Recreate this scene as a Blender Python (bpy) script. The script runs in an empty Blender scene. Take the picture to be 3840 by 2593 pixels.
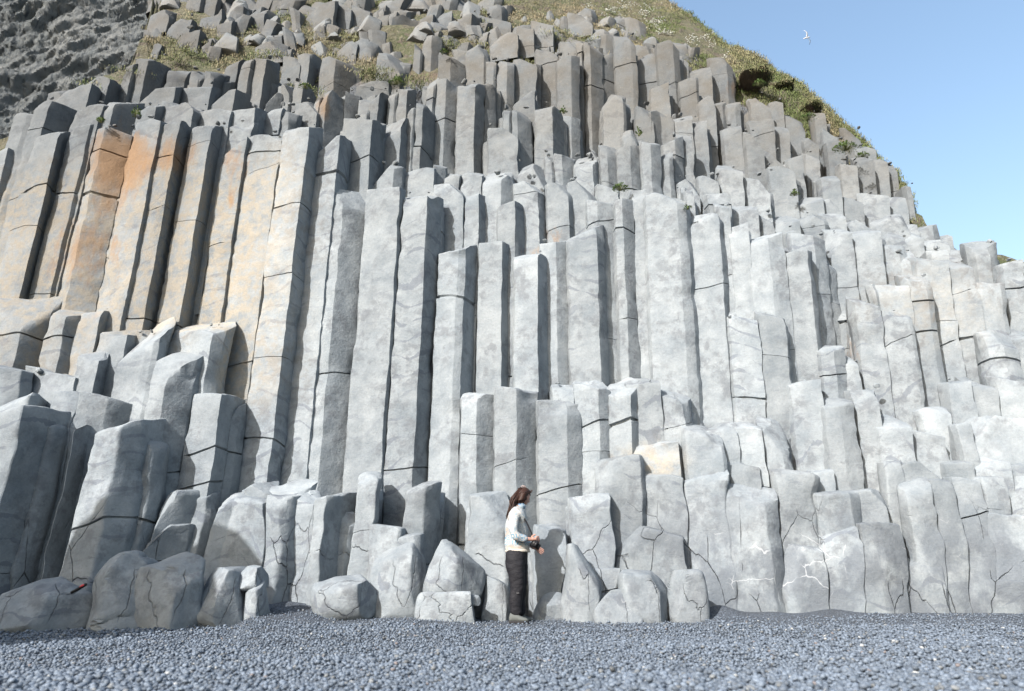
import bpy, bmesh, math, random
import numpy as np
from mathutils import Vector, Matrix, Euler

# ------------------------------------------------------------------ camera, sky, sun, exposure
scene = bpy.context.scene
PITCH = math.radians(19.0)
CAM_Z = 0.5
FPX = 2560.0
cam_data = bpy.data.cameras.new("Camera")
cam = bpy.data.objects.new("Camera", cam_data)
scene.collection.objects.link(cam)
cam_data.sensor_width = 36.0
cam_data.lens = 24.0
cam_data.clip_end = 500
cam_data.dof.use_dof = True
cam_data.dof.focus_distance = 9.5
cam_data.dof.aperture_fstop = 1.6
cam.location = (0, 0, CAM_Z)
cam.rotation_euler = (math.radians(90) + PITCH, 0, 0)
scene.camera = cam

SUN_AZ = math.radians(37.0)
SUN_EL = math.radians(32.0)
to_sun = Vector((-math.sin(SUN_AZ) * math.cos(SUN_EL), -math.cos(SUN_AZ) * math.cos(SUN_EL), math.sin(SUN_EL)))
world = bpy.data.worlds.new("World")
scene.world = world
world.use_nodes = True
wn = world.node_tree
wn.nodes.clear()
sky = wn.nodes.new("ShaderNodeTexSky")
sky.sky_type = 'NISHITA'
sky.sun_disc = False
sky.sun_elevation = SUN_EL
sky.sun_rotation = math.atan2(to_sun.x, to_sun.y)
sky.altitude = 0
sky.air_density = 1.6
sky.dust_density = 3.5
sky.ozone_density = 2.2
bg = wn.nodes.new("ShaderNodeBackground")
bg.inputs['Strength'].default_value = 0.15
wo = wn.nodes.new("ShaderNodeOutputWorld")
wn.links.new(sky.outputs[0], bg.inputs['Color'])
wn.links.new(bg.outputs[0], wo.inputs['Surface'])
sd = bpy.data.lights.new("Sun", 'SUN')
sd.energy = 5.0
sd.angle = math.radians(0.5)
sd.color = (1.0, 0.965, 0.93)
sun = bpy.data.objects.new("Sun", sd)
sun.rotation_euler = to_sun.to_track_quat('Z', 'Y').to_euler()
sun.location = (-6, -8, 12)
scene.collection.objects.link(sun)
scene.view_settings.view_transform = 'Standard'
scene.view_settings.look = 'None'
scene.view_settings.exposure = 0.96
scene.view_settings.gamma = 1.0

random.seed(7)
R = random.random
def U(a, b): return a + (b - a) * random.random()

# ------------------------------------------------------------------ helpers
CS, SN = math.cos(PITCH), math.sin(PITCH)
def ray(px, py):
    dx = (px - 1920.0) / FPX; dy = (1296.5 - py) / FPX
    return Vector((dx, CS - dy * SN, SN + dy * CS))
def at(px, py, Y):
    """world point seen at photo pixel (3840 wide) at the distance Y"""
    d = ray(px, py); t = Y / d.y
    return Vector((d.x * t, Y, CAM_Z + d.z * t))
def proj(x, y, z):
    """numpy: world -> photo pixel"""
    z = z - CAM_Z
    f = y * CS + z * SN; u = -y * SN + z * CS
    return 1920 + FPX * x / f, 1296.5 - FPX * u / f

_rng = np.random.RandomState(11)
_perm = _rng.permutation(512)
_val = _rng.rand(512) * 2 - 1
def vnoise(p, seed=0):
    """value noise in [-1,1]; p is (N,3)"""
    p = np.asarray(p, float) + seed * 17.31
    i = np.floor(p).astype(int); f = p - i
    f = f * f * (3 - 2 * f)
    def h(a, b, c):
        return _val[_perm[(_perm[(_perm[a & 511] + b) & 511] + c) & 511]]
    x, y, z = i[:, 0], i[:, 1], i[:, 2]
    fx, fy, fz = f[:, 0], f[:, 1], f[:, 2]
    def L(a, b, t): return a + (b - a) * t
    return L(L(L(h(x, y, z), h(x + 1, y, z), fx), L(h(x, y + 1, z), h(x + 1, y + 1, z), fx), fy),
             L(L(h(x, y, z + 1), h(x + 1, y, z + 1), fx), L(h(x, y + 1, z + 1), h(x + 1, y + 1, z + 1), fx), fy), fz)
def fbm(p, seed=0, octv=3, gain=0.5):
    a, s, r = 1.0, 1.0, 0
    for o in range(octv):
        r = r + a * vnoise(np.asarray(p) * s, seed + o); a *= gain; s *= 2.03
    return r
def vnoise3(p, seed=0):
    return np.stack([vnoise(p, seed), vnoise(p, seed + 5), vnoise(p, seed + 9)], 1)

col = scene.collection
def tag(o, label=None, cat=None, group=None, kind=None):
    if label: o['label'] = label
    if cat: o['category'] = cat
    if group: o['group'] = group
    if kind: o['kind'] = kind
    return o
def empty(name, loc=(0, 0, 0), rz=0):
    o = bpy.data.objects.new(name, None); col.objects.link(o)
    o.location = loc; o.rotation_euler = (0, 0, rz); o.empty_display_size = 0.1
    return o
def make_mesh(name, V, F, mat, parent=None, smooth=True, attrs=None, sharp=None):
    """V (N,3), F list of index tuples or an (M,k) array -> ONE mesh object"""
    me = bpy.data.meshes.new(name)
    V = np.asarray(V, dtype=np.float32)
    if isinstance(F, np.ndarray):
        M, k = F.shape
        me.vertices.add(len(V)); me.vertices.foreach_set('co', V.ravel())
        me.loops.add(M * k); me.loops.foreach_set('vertex_index', F.ravel().astype(np.int32))
        me.polygons.add(M)
        me.polygons.foreach_set('loop_start', np.arange(0, M * k, k, dtype=np.int32))
        me.polygons.foreach_set('loop_total', np.full(M, k, dtype=np.int32))
        me.update(calc_edges=True)
    else:
        me.from_pydata([tuple(v) for v in V.tolist()], [], F)
    if attrs:
        for k_, arr in attrs.items():
            arr = np.asarray(arr, dtype=np.float32)
            if arr.ndim == 1:
                a = me.attributes.new(k_, 'FLOAT', 'POINT'); a.data.foreach_set('value', arr)
            else:
                a = me.attributes.new(k_, 'FLOAT_COLOR', 'POINT')
                a.data.foreach_set('color', np.concatenate([arr, np.ones((len(arr), 1), np.float32)], 1).ravel())
    me.polygons.foreach_set('use_smooth', np.full(len(me.polygons), smooth, dtype=bool))
    if sharp is not None and smooth:
        me.set_sharp_from_angle(angle=math.radians(sharp))
    me.update()
    o = bpy.data.objects.new(name, me); col.objects.link(o)
    if mat: me.materials.append(mat)
    if parent: o.parent = parent
    return o

# ------------------------------------------------------------------ materials
def new_mat(name, rough=0.9):
    m = bpy.data.materials.new(name); m.use_nodes = True
    nt = m.node_tree; b = nt.nodes['Principled BSDF']
    b.inputs['Roughness'].default_value = rough
    b.inputs['Specular IOR Level'].default_value = 0.25
    return m, nt, b
class NB:
    """tiny node helper"""
    def __init__(s, nt): s.nt = nt
    def n(s, t, **kw):
        o = s.nt.nodes.new(t)
        for k, v in kw.items(): setattr(o, k, v)
        return o
    def set(s, node, **kw):
        for k, v in kw.items(): s.link(v, node.inputs[k])
    def link(s, a, b):
        if hasattr(a, 'is_linked') or isinstance(a, bpy.types.NodeSocket): s.nt.links.new(a, b)
        else: b.default_value = a
    def coord(s, scale=(1, 1, 1), rot=(0, 0, 0)):
        tc = s.n('ShaderNodeTexCoord'); mp = s.n('ShaderNodeMapping')
        s.nt.links.new(tc.outputs['Object'], mp.inputs['Vector'])
        mp.inputs['Scale'].default_value = scale; mp.inputs['Rotation'].default_value = rot
        return mp.outputs[0]
    def noise(s, vec, scale, detail=4, rough=0.55, dist=0.0):
        o = s.n('ShaderNodeTexNoise'); s.nt.links.new(vec, o.inputs['Vector'])
        o.inputs['Scale'].default_value = scale; o.inputs['Detail'].default_value = detail
        o.inputs['Roughness'].default_value = rough; o.inputs['Distortion'].default_value = dist
        return o.outputs[0]
    def ramp(s, fac, stops, interp='LINEAR'):
        o = s.n('ShaderNodeValToRGB'); o.color_ramp.interpolation = interp
        while len(o.color_ramp.elements) < len(stops): o.color_ramp.elements.new(0.5)
        for e, (p, c) in zip(o.color_ramp.elements, stops):
            e.position = p; e.color = (c, c, c, 1) if not hasattr(c, '__len__') else (*c, 1)
        s.nt.links.new(fac, o.inputs[0]); return o.outputs[0]
    def math(s, op, a, b=0.0, clamp=False):
        o = s.n('ShaderNodeMath', operation=op, use_clamp=clamp)
        s.link(a, o.inputs[0]); s.link(b, o.inputs[1]); return o.outputs[0]
    def mix(s, fac, a, b, mode='MIX'):
        o = s.n('ShaderNodeMix', data_type='RGBA', blend_type=mode)
        s.link(fac, o.inputs[0])
        for v, i in ((a, 6), (b, 7)):
            if isinstance(v, tuple): v = (*v, 1) if len(v) == 3 else v
            s.link(v, o.inputs[i])
        return o.outputs[2]
    def attr(s, name, out='Fac'):
        o = s.n('ShaderNodeAttribute', attribute_name=name); return o.outputs[out]
    def bump(s, h, strength, dist, prev=None):
        o = s.n('ShaderNodeBump'); s.nt.links.new(h, o.inputs['Height'])
        o.inputs['Strength'].default_value = strength; o.inputs['Distance'].default_value = dist
        if prev: s.nt.links.new(prev, o.inputs['Normal'])
        return o.outputs[0]

def basalt_material():
    m, nt, b = new_mat('basalt', 0.92); N = NB(nt)
    v = N.coord(); vh = N.coord((1.0, 1.0, 3.2))         # features flattened into horizontal bands
    vs = N.coord((1.0, 1.0, 9.0))
    tint, rust, cream, wash, dark, brown = [N.attr(a) for a in ('tint', 'rust', 'cream', 'wash', 'dark', 'brown')]
    n1 = N.noise(v, 1.3, 5, 0.6); n2 = N.noise(v, 7, 6, 0.65); n3 = N.noise(vh, 2.2, 6, 0.62, 0.6)
    n4 = N.noise(v, 34, 4, 0.7)
    base = N.mix(N.ramp(N.mix(.45, n1, N.noise(v, 4.5, 5, .65)), [(0.38, 0.0), (0.62, 1.0)]), (0.146, 0.168, 0.187), (0.232, 0.254, 0.269))
    # grey water stains in horizontal bands and blotches
    sx = N.n('ShaderNodeSeparateXYZ'); nt.links.new(v, sx.inputs[0])
    ph = N.math('ADD', N.math('MULTIPLY', sx.outputs[2], N.math('ADD', 2.2, N.math('MULTIPLY', N.attr('cid'), 2.0))), N.math('MULTIPLY', N.noise(N.coord((1.4, 1.4, .7)), 1.0, 1), 3.0))
    ph = N.math('ADD', ph, N.math('MULTIPLY', N.attr('cid'), 40.0))
    fr = N.math('ABSOLUTE', N.math('SUBTRACT', N.math('FRACT', ph), 0.5))
    wid = N.math('SUBTRACT', N.math('MULTIPLY', N.noise(N.coord((1.4, 1.4, .6)), 3.0, 5, .65), 0.62), 0.23)
    band = N.ramp(N.math('SUBTRACT', wid, fr), [(0.0, 0.0), (0.025, 1.0)])
    band = N.math('MULTIPLY', band, N.ramp(N.noise(v, 1.1, 3, .6), [(0.47, 0.0), (0.53, 1.0)]))
    band = N.math('MULTIPLY', band, N.ramp(N.math('FRACT', N.math('MULTIPLY', N.attr('cid'), 137.0)), [(.62, 0.0), (.66, 1.0)]))
    st = N.ramp(n3, [(0.60, 0.0), (0.63, 1.0)])
    st = N.math('MULTIPLY', st, N.ramp(N.noise(v, 0.9, 3), [(0.47, 0.0), (0.56, 1.0)]))
    st = N.math('MAXIMUM', N.math('MULTIPLY', st, .5), band)
    base = N.mix(N.math('MULTIPLY', st, 0.66), base, (0.108, 0.122, 0.146))
    blot = N.math('MULTIPLY', N.ramp(n2, [(0.47, 0.0), (0.60, 1.0)]), N.ramp(N.noise(v, 1.7, 2), [(0.44, 0.0), (0.55, 1.0)]))
    base = N.mix(N.math('MULTIPLY', blot, 0.62), base, (0.108, 0.117, 0.130))
    # warm cream and rust staining on the tall left columns
    base = N.mix(N.math('MULTIPLY', cream, N.ramp(n2, [(0.40, 0.15), (0.58, 1.0)])), base, (0.295, 0.258, 0.200))
    rm = N.ramp(N.math('ADD', rust, N.math('MULTIPLY', N.math('SUBTRACT', N.noise(N.coord((1.6, 1.6, 0.6)), 3.4, 8, 0.72), .5), 1.5)), [(0.26, 0.0), (0.52, .6), (.85, 1.0)])
    rm = N.math('MULTIPLY', rm, N.ramp(rust, [(0.02, 0.0), (.2, .9)]))
    base = N.mix(rm, base, (0.255, 0.15, 0.072))
    # brownish lichen weathering of the upper blocks
    base = N.mix(N.math('MULTIPLY', brown, N.ramp(n1, [(0.35, 0.2), (0.62, 1.0)])), base, (0.148, 0.142, 0.130))
    lich = N.math('MULTIPLY', brown, N.ramp(N.noise(v, 16, 4, 0.7), [(0.60, 0.0), (0.66, 1.0)]))
    base = N.mix(N.math('MULTIPLY', lich, 0.6), base, (0.235, 0.225, 0.205))
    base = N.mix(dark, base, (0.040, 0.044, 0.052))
    # salt veins and bird-lime near the foot
    vo = N.n('ShaderNodeTexVoronoi', feature='DISTANCE_TO_EDGE'); nt.links.new(N.coord((1, 1, 0.8)), vo.inputs['Vector'])
    wob = N.mix(0.10, N.coord(), N.n('ShaderNodeTexNoise').outputs['Color']); nt.links.new(wob, vo.inputs['Vector'])
    vo.inputs['Scale'].default_value = 2.3
    vein = N.ramp(vo.outputs['Distance'], [(0.002, 1.0), (0.012, 0.0)])
    vein = N.math('MULTIPLY', N.math('MULTIPLY', vein, wash), N.ramp(N.noise(v, 2.6, 2), [(0.60, 0.0), (0.66, 1.0)]))
    wet = N.math('MULTIPLY', wash, N.ramp(N.noise(N.coord((1, 1, .7)), 1.9, 6, .62), [(.43, 0.0), (.54, .72)]))
    base = N.mix(wet, base, (0.095, 0.108, 0.126))
    base = N.mix(N.math('MULTIPLY', vein, .6), base, (0.400, 0.416, 0.440))
    # thin dark joints running through the sea-worn rock
    vc = N.n('ShaderNodeTexVoronoi', feature='DISTANCE_TO_EDGE'); vc.inputs['Scale'].default_value = 1.0
    nt.links.new(N.mix(0.12, N.coord((1.7, 1.7, .8), (0, .25, 0)), N.n('ShaderNodeTexNoise').outputs['Color']), vc.inputs['Vector'])
    jt = N.ramp(vc.outputs['Distance'], [(0.0015, 1.0), (0.0055, 0.0)])
    jt = N.math('MULTIPLY', N.math('MULTIPLY', jt, N.attr('worn')), N.ramp(N.noise(v, 1.4, 2), [(0.50, 0.0), (0.56, 1.0)]))
    base = N.mix(N.math('MULTIPLY', jt, .6), base, (0.05, 0.056, 0.066))
    fine = N.ramp(n4, [(0.3, 0.90), (0.7, 1.07)])
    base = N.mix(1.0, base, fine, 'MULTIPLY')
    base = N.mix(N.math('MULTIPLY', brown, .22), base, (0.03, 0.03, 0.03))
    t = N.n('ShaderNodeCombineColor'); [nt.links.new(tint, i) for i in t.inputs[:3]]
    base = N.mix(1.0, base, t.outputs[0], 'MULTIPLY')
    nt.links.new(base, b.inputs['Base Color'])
    bp = N.bump(N.math('MULTIPLY', jt, -1.0), 1.0, 0.03)
    bp = N.bump(n2, 0.5, 0.035, bp)
    bp = N.bump(N.noise(v, 22, 6, 0.7, .3), 0.42, 0.014, bp)
    bp = N.bump(N.noise(vs, 9, 5, 0.65), 0.3, 0.012, bp)
    bp = N.bump(N.noise(v, 60, 4, 0.7), 0.3, 0.006, bp)
    nt.links.new(bp, b.inputs['Normal'])
    return m
M_BASALT = basalt_material()
# ------------------------------------------------------------------ the basalt columns
# Y | top row in the photo | plan outline of the front: positions with one letter per face
# (a/b/c/m/d: from facing left to facing right) | flags: e=sea worn, l=lean, s=slope of the broken top
TRACE = """
9.95 560 -40b30m60
10.0 415 60b105c138
9.75 495 129b226d256 k c700
9.85 462 268b340m362 k c722
9.8 475 362a392c503 k c560 w722
9.6 440 515b605
9.62 450 605b680d722 k
9.75 465 720b797d852 k
9.9 510 848b928
9.8 495 925a950b1060 k c560
9.6 470 1062b1158d1200 k c758
9.85 495 1196b1276d1308 k w640
10.2 440 1293b1400d1442 k
9.85 708 1250b1290m1380
9.7 700 1374b1425b1500d1512
9.65 725 1508b1602d1652
9.8 930 1644b1716c1745d1797 k w1108
9.95 905 1793b1880d1928
9.85 945 1924b2012d2065
10.1 905 2025b2085m2144
9.95 845 2128b2236d2264
10.2 752 2200b2238c2302
10.05 742 2303b2332m2372 l.01
10.15 700 2368b2438
9.9 705 2418b2535c2570d2584
9.95 790 2572b2692d2712 k
10.05 770 2700b2740
9.95 830 2733b2808
9.9 885 2803b2880c2940
9.85 937 2942b3028d3044
10.2 880 2966b3050m3092 k
10.3 975 3030c3085m3135
10.45 868 3110b3197 k
10.4 852 3190b3302
10.5 892 3298b3362c3392 k
10.4 942 3366b3434
10.0 1052 3278m3288b3410
9.95 1035 3406b3470c3492 c1130
10.2 972 3434b3470b3557 c1290
10.15 990 3555b3658 k w1265
10.1 1058 3662b3750c3768
10.25 978 3753b3838 k c1068
10.3 1000 3838b3930
10.6 910 3648b3705m3732
9.85 1140 3205b3255b3304
9.8 1165 3303b3410c3424 k
9.75 1190 2732b2846
9.7 1182 2842b2943d2952
9.8 1230 3693b3758c3815 k c1345
9.8 1262 3805b3920
10.3 1140 3158c3212 w1196
9.7 1310 3078b3128m3168
9.75 1358 3150b3224
9.5 1430 2963b3082
9.35 1510 3090b3150c3210
9.45 1450 3195b3290
9.3 1605 3293b3422
9.3 1628 3418b3550
9.6 1425 3553b3648
9.6 1450 3640b3740
9.55 1420 3735b3860
9.1 1565 3643b3790b3960 e
9.5 1530 3458b3572
9.25 1580 3590b3650 e
9.3 1620 2862b2932m2962
9.3 1605 2763b2864
9.35 1598 2638b2768
9.2 1640 2568b2710m2722
9.45 1455 1860b1938m2018
9.5 1470 1733b1790m1866
9.4 1505 2018b2125m2177
9.55 1440 2076b2157
9.5 1450 2153b2243m2287 c1592
9.5 1475 2284b2366d2400 w1580
9.55 1430 2345b2400b2478
9.5 1495 2476b2566d2594
9.35 1665 2348b2545
9.15 1715 2252b2400d2412 e
9.15 1785 2406b2562 e
9.1 1783 2558b2715m2724 e
9.0 1860 2143b2295 e
9.0 1862 1760b1895m1910 e
9.3 1703 2602b2708m2744 e
9.25 1740 2730b2845 e
9.0 1838 2728b2868m2914 e
9.1 1773 2903b3045m3070 e
9.3 1768 3050b3125
9.0 1850 3066b3192m3228 e
9.05 1845 3218b3328 e
9.2 1727 3313b3388 e
9.1 1728 3382b3545 e
9.15 1738 3545b3652 e
9.1 1722 3640b3795 e
9.1 1740 3785b3930 e
8.95 1808 3398b3502 e
8.95 1800 3498b3584 e
8.95 1798 3580b3685 e
8.95 1790 3682b3772 e
8.9 1780 3768b3930 e
8.9 1985 3090b3232 e
8.88 1965 3228b3300c3388 e
8.85 1940 3703b3930 e
8.95 2060 2925b3092 e
8.92 2090 3385b3540 e
9.4 1115 -90b112m208 k c1258
9.4 1158 190b258m312
9.45 1162 296b385d468
9.3 1248 373b482
9.15 1245 463b588c612 s1.2
9.4 1225 495b642
9.3 1220 638b800m848 s1.3
9.1 1340 286b372d476 s.9
9.1 1390 93b290
8.9 1375 -80c88 e
8.95 1370 572b632m738 s1.1
9.1 1475 722b834d902 k c1690
8.8 1490 288c400m520d582 e
8.8 1468 200b292 e
8.7 1497 -90b112 e
8.15 1550 -230b80d292 e
8.5 1590 278d360 e
8.3 1595 345b450m545d622 e c1950
8.7 1845 585m802 e
8.55 1975 530m712 e c2110
8.5 1950 270c505 e
8.8 1880 796c860b1000 e
9.1 1815 912b1025 e
9.1 1820 1010b1110m1172 e
8.7 1865 995b1052m1112 e l-.02
8.85 1858 1102b1183 e l-.02
8.75 1860 1181b1225d1337 e
9.0 1788 1340b1415 e
8.9 1830 1528b1605d1642 e
8.75 1980 1388b1500m1512 e
8.7 2015 1480b1560m1588 e
8.95 1985 1998b2060b2118 e
8.9 2130 2118b2330 e
8.98 1985 2300b2560 e
8.82 2190 3690b3950 e
9.9 370 138b190m282
10.3 312 193b344
9.9 385 283b382
9.95 378 383b430m522
10.6 265 343b420d472
11.0 208 473b560m627
10.0 392 518b585m612
10.0 375 608b738
10.4 325 538b662
10.5 312 663b797
10.9 262 721b808d852
11.3 250 628c707
10.5 332 798b885d922
10.1 395 733b868
10.1 402 863b960d992
10.0 458 856b948
11.5 205 848b900d920
11.2 215 908b1000d1037
11.0 302 1058b1140d1167
10.4 395 993b1058
10.4 395 1053b1090m1120
10.8 330 1006m1064
12.3 140 962b1072 p
12.0 205 1060b1132 p
12.0 190 1123b1165d1217 p
12.0 205 1208b1262m1342
12.8 142 1266b1342 p
12.8 135 1348b1400d1432
12.3 180 1416b1505d1527
12.8 122 1553b1620m1660
12.2 198 1646b1690m1747
12.3 162 1746b1815m1832 k
12.0 225 1826b1900m1927
12.2 205 1923b2012
13.6 42 1473m1577 p
14.0 20 1318b1392 p
13.8 45 1376b1460 p
13.6 45 1710b1770d1802 p
14.0 42 1576b1627 p
14.2 38 1630b1697 p
14.0 55 1800b1917 p
13.0 108 1841b1942 p
13.2 95 1940b2002 p
13.4 80 1993b2074 p
12.9 138 2098b2167 p
14.0 48 2128b2222 p
13.0 30 568b642 p
12.8 60 640b722 p
13.4 45 758b832 p
12.5 105 673b752 p
14.0 -20 720b817 p
14.2 -20 812b887 p
14.4 -25 898b1000d1030 p
14.2 -15 1020b1102 p
14.0 5 1098b1182 p
13.6 10 1150b1257 p
13.9 10 1256b1322 p
10.7 436 1438b1508d1537
10.9 378 1530b1588d1630 c545
11.3 292 1603b1675m1720 k c440
11.2 308 1718b1783d1824
11.5 302 1820m1862
11.2 325 1456b1530d1554
11.0 335 1350b1425d1454
11.2 340 1296m1352
10.9 325 1183b1230m1300
10.8 375 1110b1197
11.5 280 1338c1464
10.3 615 1398b1480m1514
10.4 615 1498b1630
10.6 612 1626m1674
10.2 675 1626b1742
10.45 645 1726b1812
10.15 715 1743b1795d1844
10.3 650 1813b1880m1927
10.5 650 1668b1727
10.8 470 1830b1942
11.0 405 1890b1940m1994
11.1 385 2005b2070d2110
11.5 322 1925b2010
12.6 180 2010b2092 k
12.2 205 2088b2140m2172
12.6 152 2163b2210m2258 k c320
12.9 190 2254m2320
12.9 130 2303b2365c2384 k c237
13.2 195 2383b2467
13.0 150 2463b2525m2547
12.5 310 2438b2510 k
13.4 210 2528b2580
12.8 285 2546b2608m2617
13.3 245 2578b2667
13.6 208 2658b2722m2747
11.9 350 2258b2333m2344
12.0 390 2383b2452
12.0 400 2440m2478b2527
12.0 430 2528b2597
12.0 440 2595b2652
12.6 340 2618b2682
12.9 375 2678b2758c2777
12.4 470 2713b2782
11.6 420 2108b2140m2174
11.6 480 2338b2392
10.8 545 2223b2278m2319
10.8 540 2315b2365m2410
10.8 530 2406b2440m2477
10.8 572 2045b2110m2160
10.7 585 2158b2225d2252
10.6 605 1935b2040d2054
10.3 665 1928b2020d2057
10.3 678 2050b2130d2152
10.4 668 2126b2208m2242
10.1 755 1866b1930d1969
10.4 690 2238b2322
11.0 562 2473b2508m2524
11.3 508 2483b2528m2560
11.5 495 2538b2597
10.9 662 2543b2622 k
10.95 655 2620b2697 k
10.3 700 2573b2602
10.5 710 2653b2742 k
11.0 628 2698b2787 k
10.7 757 2722b2842
11.0 655 2786b2882
13.3 350 2810b2887
13.5 375 2883b2937
13.4 425 2943b3012
13.2 500 3013b3067
12.8 440 2808b2902
13.0 460 2898b2957
12.2 490 2795b2862
12.3 565 2860b2957
12.4 580 2955b3012
11.9 618 2878b2982
12.8 570 3020b3072
12.0 645 3076b3147
13.8 420 3053b3097
12.8 600 3148b3212 k
13.0 592 3208b3277 k
13.2 585 3273b3327 k
13.4 615 3323b3364 k
14.2 482 3163b3224
14.0 545 3203b3282
13.6 470 3080b3140
13.4 520 3100b3165
11.8 735 2980b3087 k
11.85 738 3083b3162
11.9 730 3158b3235 k
12.0 725 3230b3332
12.1 730 3328b3402
11.0 800 2996b3090m3102
11.1 800 3088b3172
11.2 815 3168b3295
11.4 815 3288b3412 k
11.6 830 3408b3447
10.8 793 2836b2902
10.9 810 2898b2997
10.6 850 2950b3092
11.6 848 3430b3500m3522 p
11.9 872 3523b3572 p
11.3 895 3458b3562
11.0 928 3558b3600m3647
10.8 930 3490b3560
10.7 985 3728b3757
11.2 870 3300b3400
11.3 862 3380b3460
12.6 690 3400b3420
"""
PHI = {'a': -42, 'b': -14, 'c': 14, 'm': 38, 'd': 60}
import re
def parse(line):
    p = line.split()
    toks = re.findall(r'-?\d+|[abcmd]', p[2])
    xs = [float(t) for t in toks[0::2]]; fc = toks[1::2]
    fl = p[3:]
    return dict(Y=float(p[0]), yt=float(p[1]), xs=xs, fc=fc, e='e' in fl, p='p' in fl, k='k' in fl,
                lean=next((float(f[1:]) for f in fl if f[0] == 'l'), None),
                s=next((float(f[1:]) for f in fl if f[0] == 's'), None),
                cr=[(float(f[1:]), f[0] == 'w') for f in fl if f[0] in 'cw' and len(f) > 1])
SPECS = [parse(l) for l in TRACE.strip().splitlines()]
extra = []
for s in SPECS:
    w = s['xs'][-1] - s['xs'][0]
    if s['Y'] > 10.6 and w > 88 and len(s['xs']) == 3 and not s['p'] and random.random() < .6:
        # a wide face at a distance is two narrow columns side by side
        x0, x1, x2 = s['xs']; m_ = x0 + (x1 - x0) * U(.45, .6) if s['fc'][0] != 'c' else (x0 + x2) / 2
        a_ = dict(s); a_['xs'] = [x0, x0 + (m_ - x0) * .72, m_]; a_['fc'] = ['b', 'm']; a_['yt'] = s['yt'] + U(-6, 34); a_['Y'] = s['Y'] + U(-.06, .1); a_['k'] = False; a_['cr'] = []
        s['xs'] = [m_, max(x1, m_ + 12), x2]; extra.append(a_)
SPECS += extra
CONTACT = [(-600, 2372), (0, 2372), (270, 2365), (700, 2348), (900, 2335), (960, 2285), (1170, 2292), (1300, 2318),
           (1550, 2312), (1800, 2330), (2600, 2332), (2700, 2310), (2840, 2320), (3150, 2312), (3840, 2310), (4400, 2308)]
def ground_z(x, y):
    """numpy beach height"""
    x = np.asarray(x, float); y = np.asarray(y, float)
    px = 1920 + FPX * x / np.maximum(y * CS, 1)
    cy = np.interp(px, [c[0] for c in CONTACT], [c[1] for c in CONTACT])
    ang = np.arctan((cy - 1296.5) / FPX) - PITCH
    yw = np.interp(px, [0, 500, 900, 1300, 3840], [7.6, 7.8, 8.4, 8.6, 8.7])
    zc = CAM_Z - yw * np.tan(ang)
    t = np.clip((y - (yw - 3.2)) / 3.2, 0, 1.25)
    z = zc * t * t
    p = np.stack([x, y, 0 * x], -1).reshape(-1, 3)
    u = fbm(p * 0.9, 3, 3).reshape(x.shape) * 0.022 + vnoise(p * 4.0, 8).reshape(x.shape) * 0.006
    # a shallow trough left of the middle, shaped in to imitate a shadow strip
    z = z - 0.02 * np.exp(-((y - 6.7) / 0.35) ** 2) * np.clip((1500 - px) / 600, 0, 1)
    return z + u * np.clip((9.5 - y) / 3, 0.3, 1)

def rounded(poly, r, seg):
    """round the corners of a closed plan polygon and resample its sides"""
    n = len(poly); out = []
    for i in range(n):
        p0, p1, p2 = poly[i - 1], poly[i], poly[(i + 1) % n]
        d0 = p0 - p1; d2 = p2 - p1; l0 = np.linalg.norm(d0); l2 = np.linalg.norm(d2)
        rr = min(r, l0 * 0.42, l2 * 0.42)
        a = p1 + d0 / l0 * rr; c = p1 + d2 / l2 * rr
        for t in (0, 0.33, 0.67, 1):
            out.append((1 - t) ** 2 * a + 2 * t * (1 - t) * p1 + t * t * c)
    res = []; cw = []
    for i in range(len(out)):
        a, b = out[i], out[(i + 1) % len(out)]
        L = np.linalg.norm(b - a); k = max(1, int(L / seg))
        for j in range(k):
            res.append(a + (b - a) * j / k); q = i % 4
            cw.append(1.0 if j == 0 or q < 3 else .35 if j in (1, k - 1) else 0.0)
    return np.array(res), np.array(cw)

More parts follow.
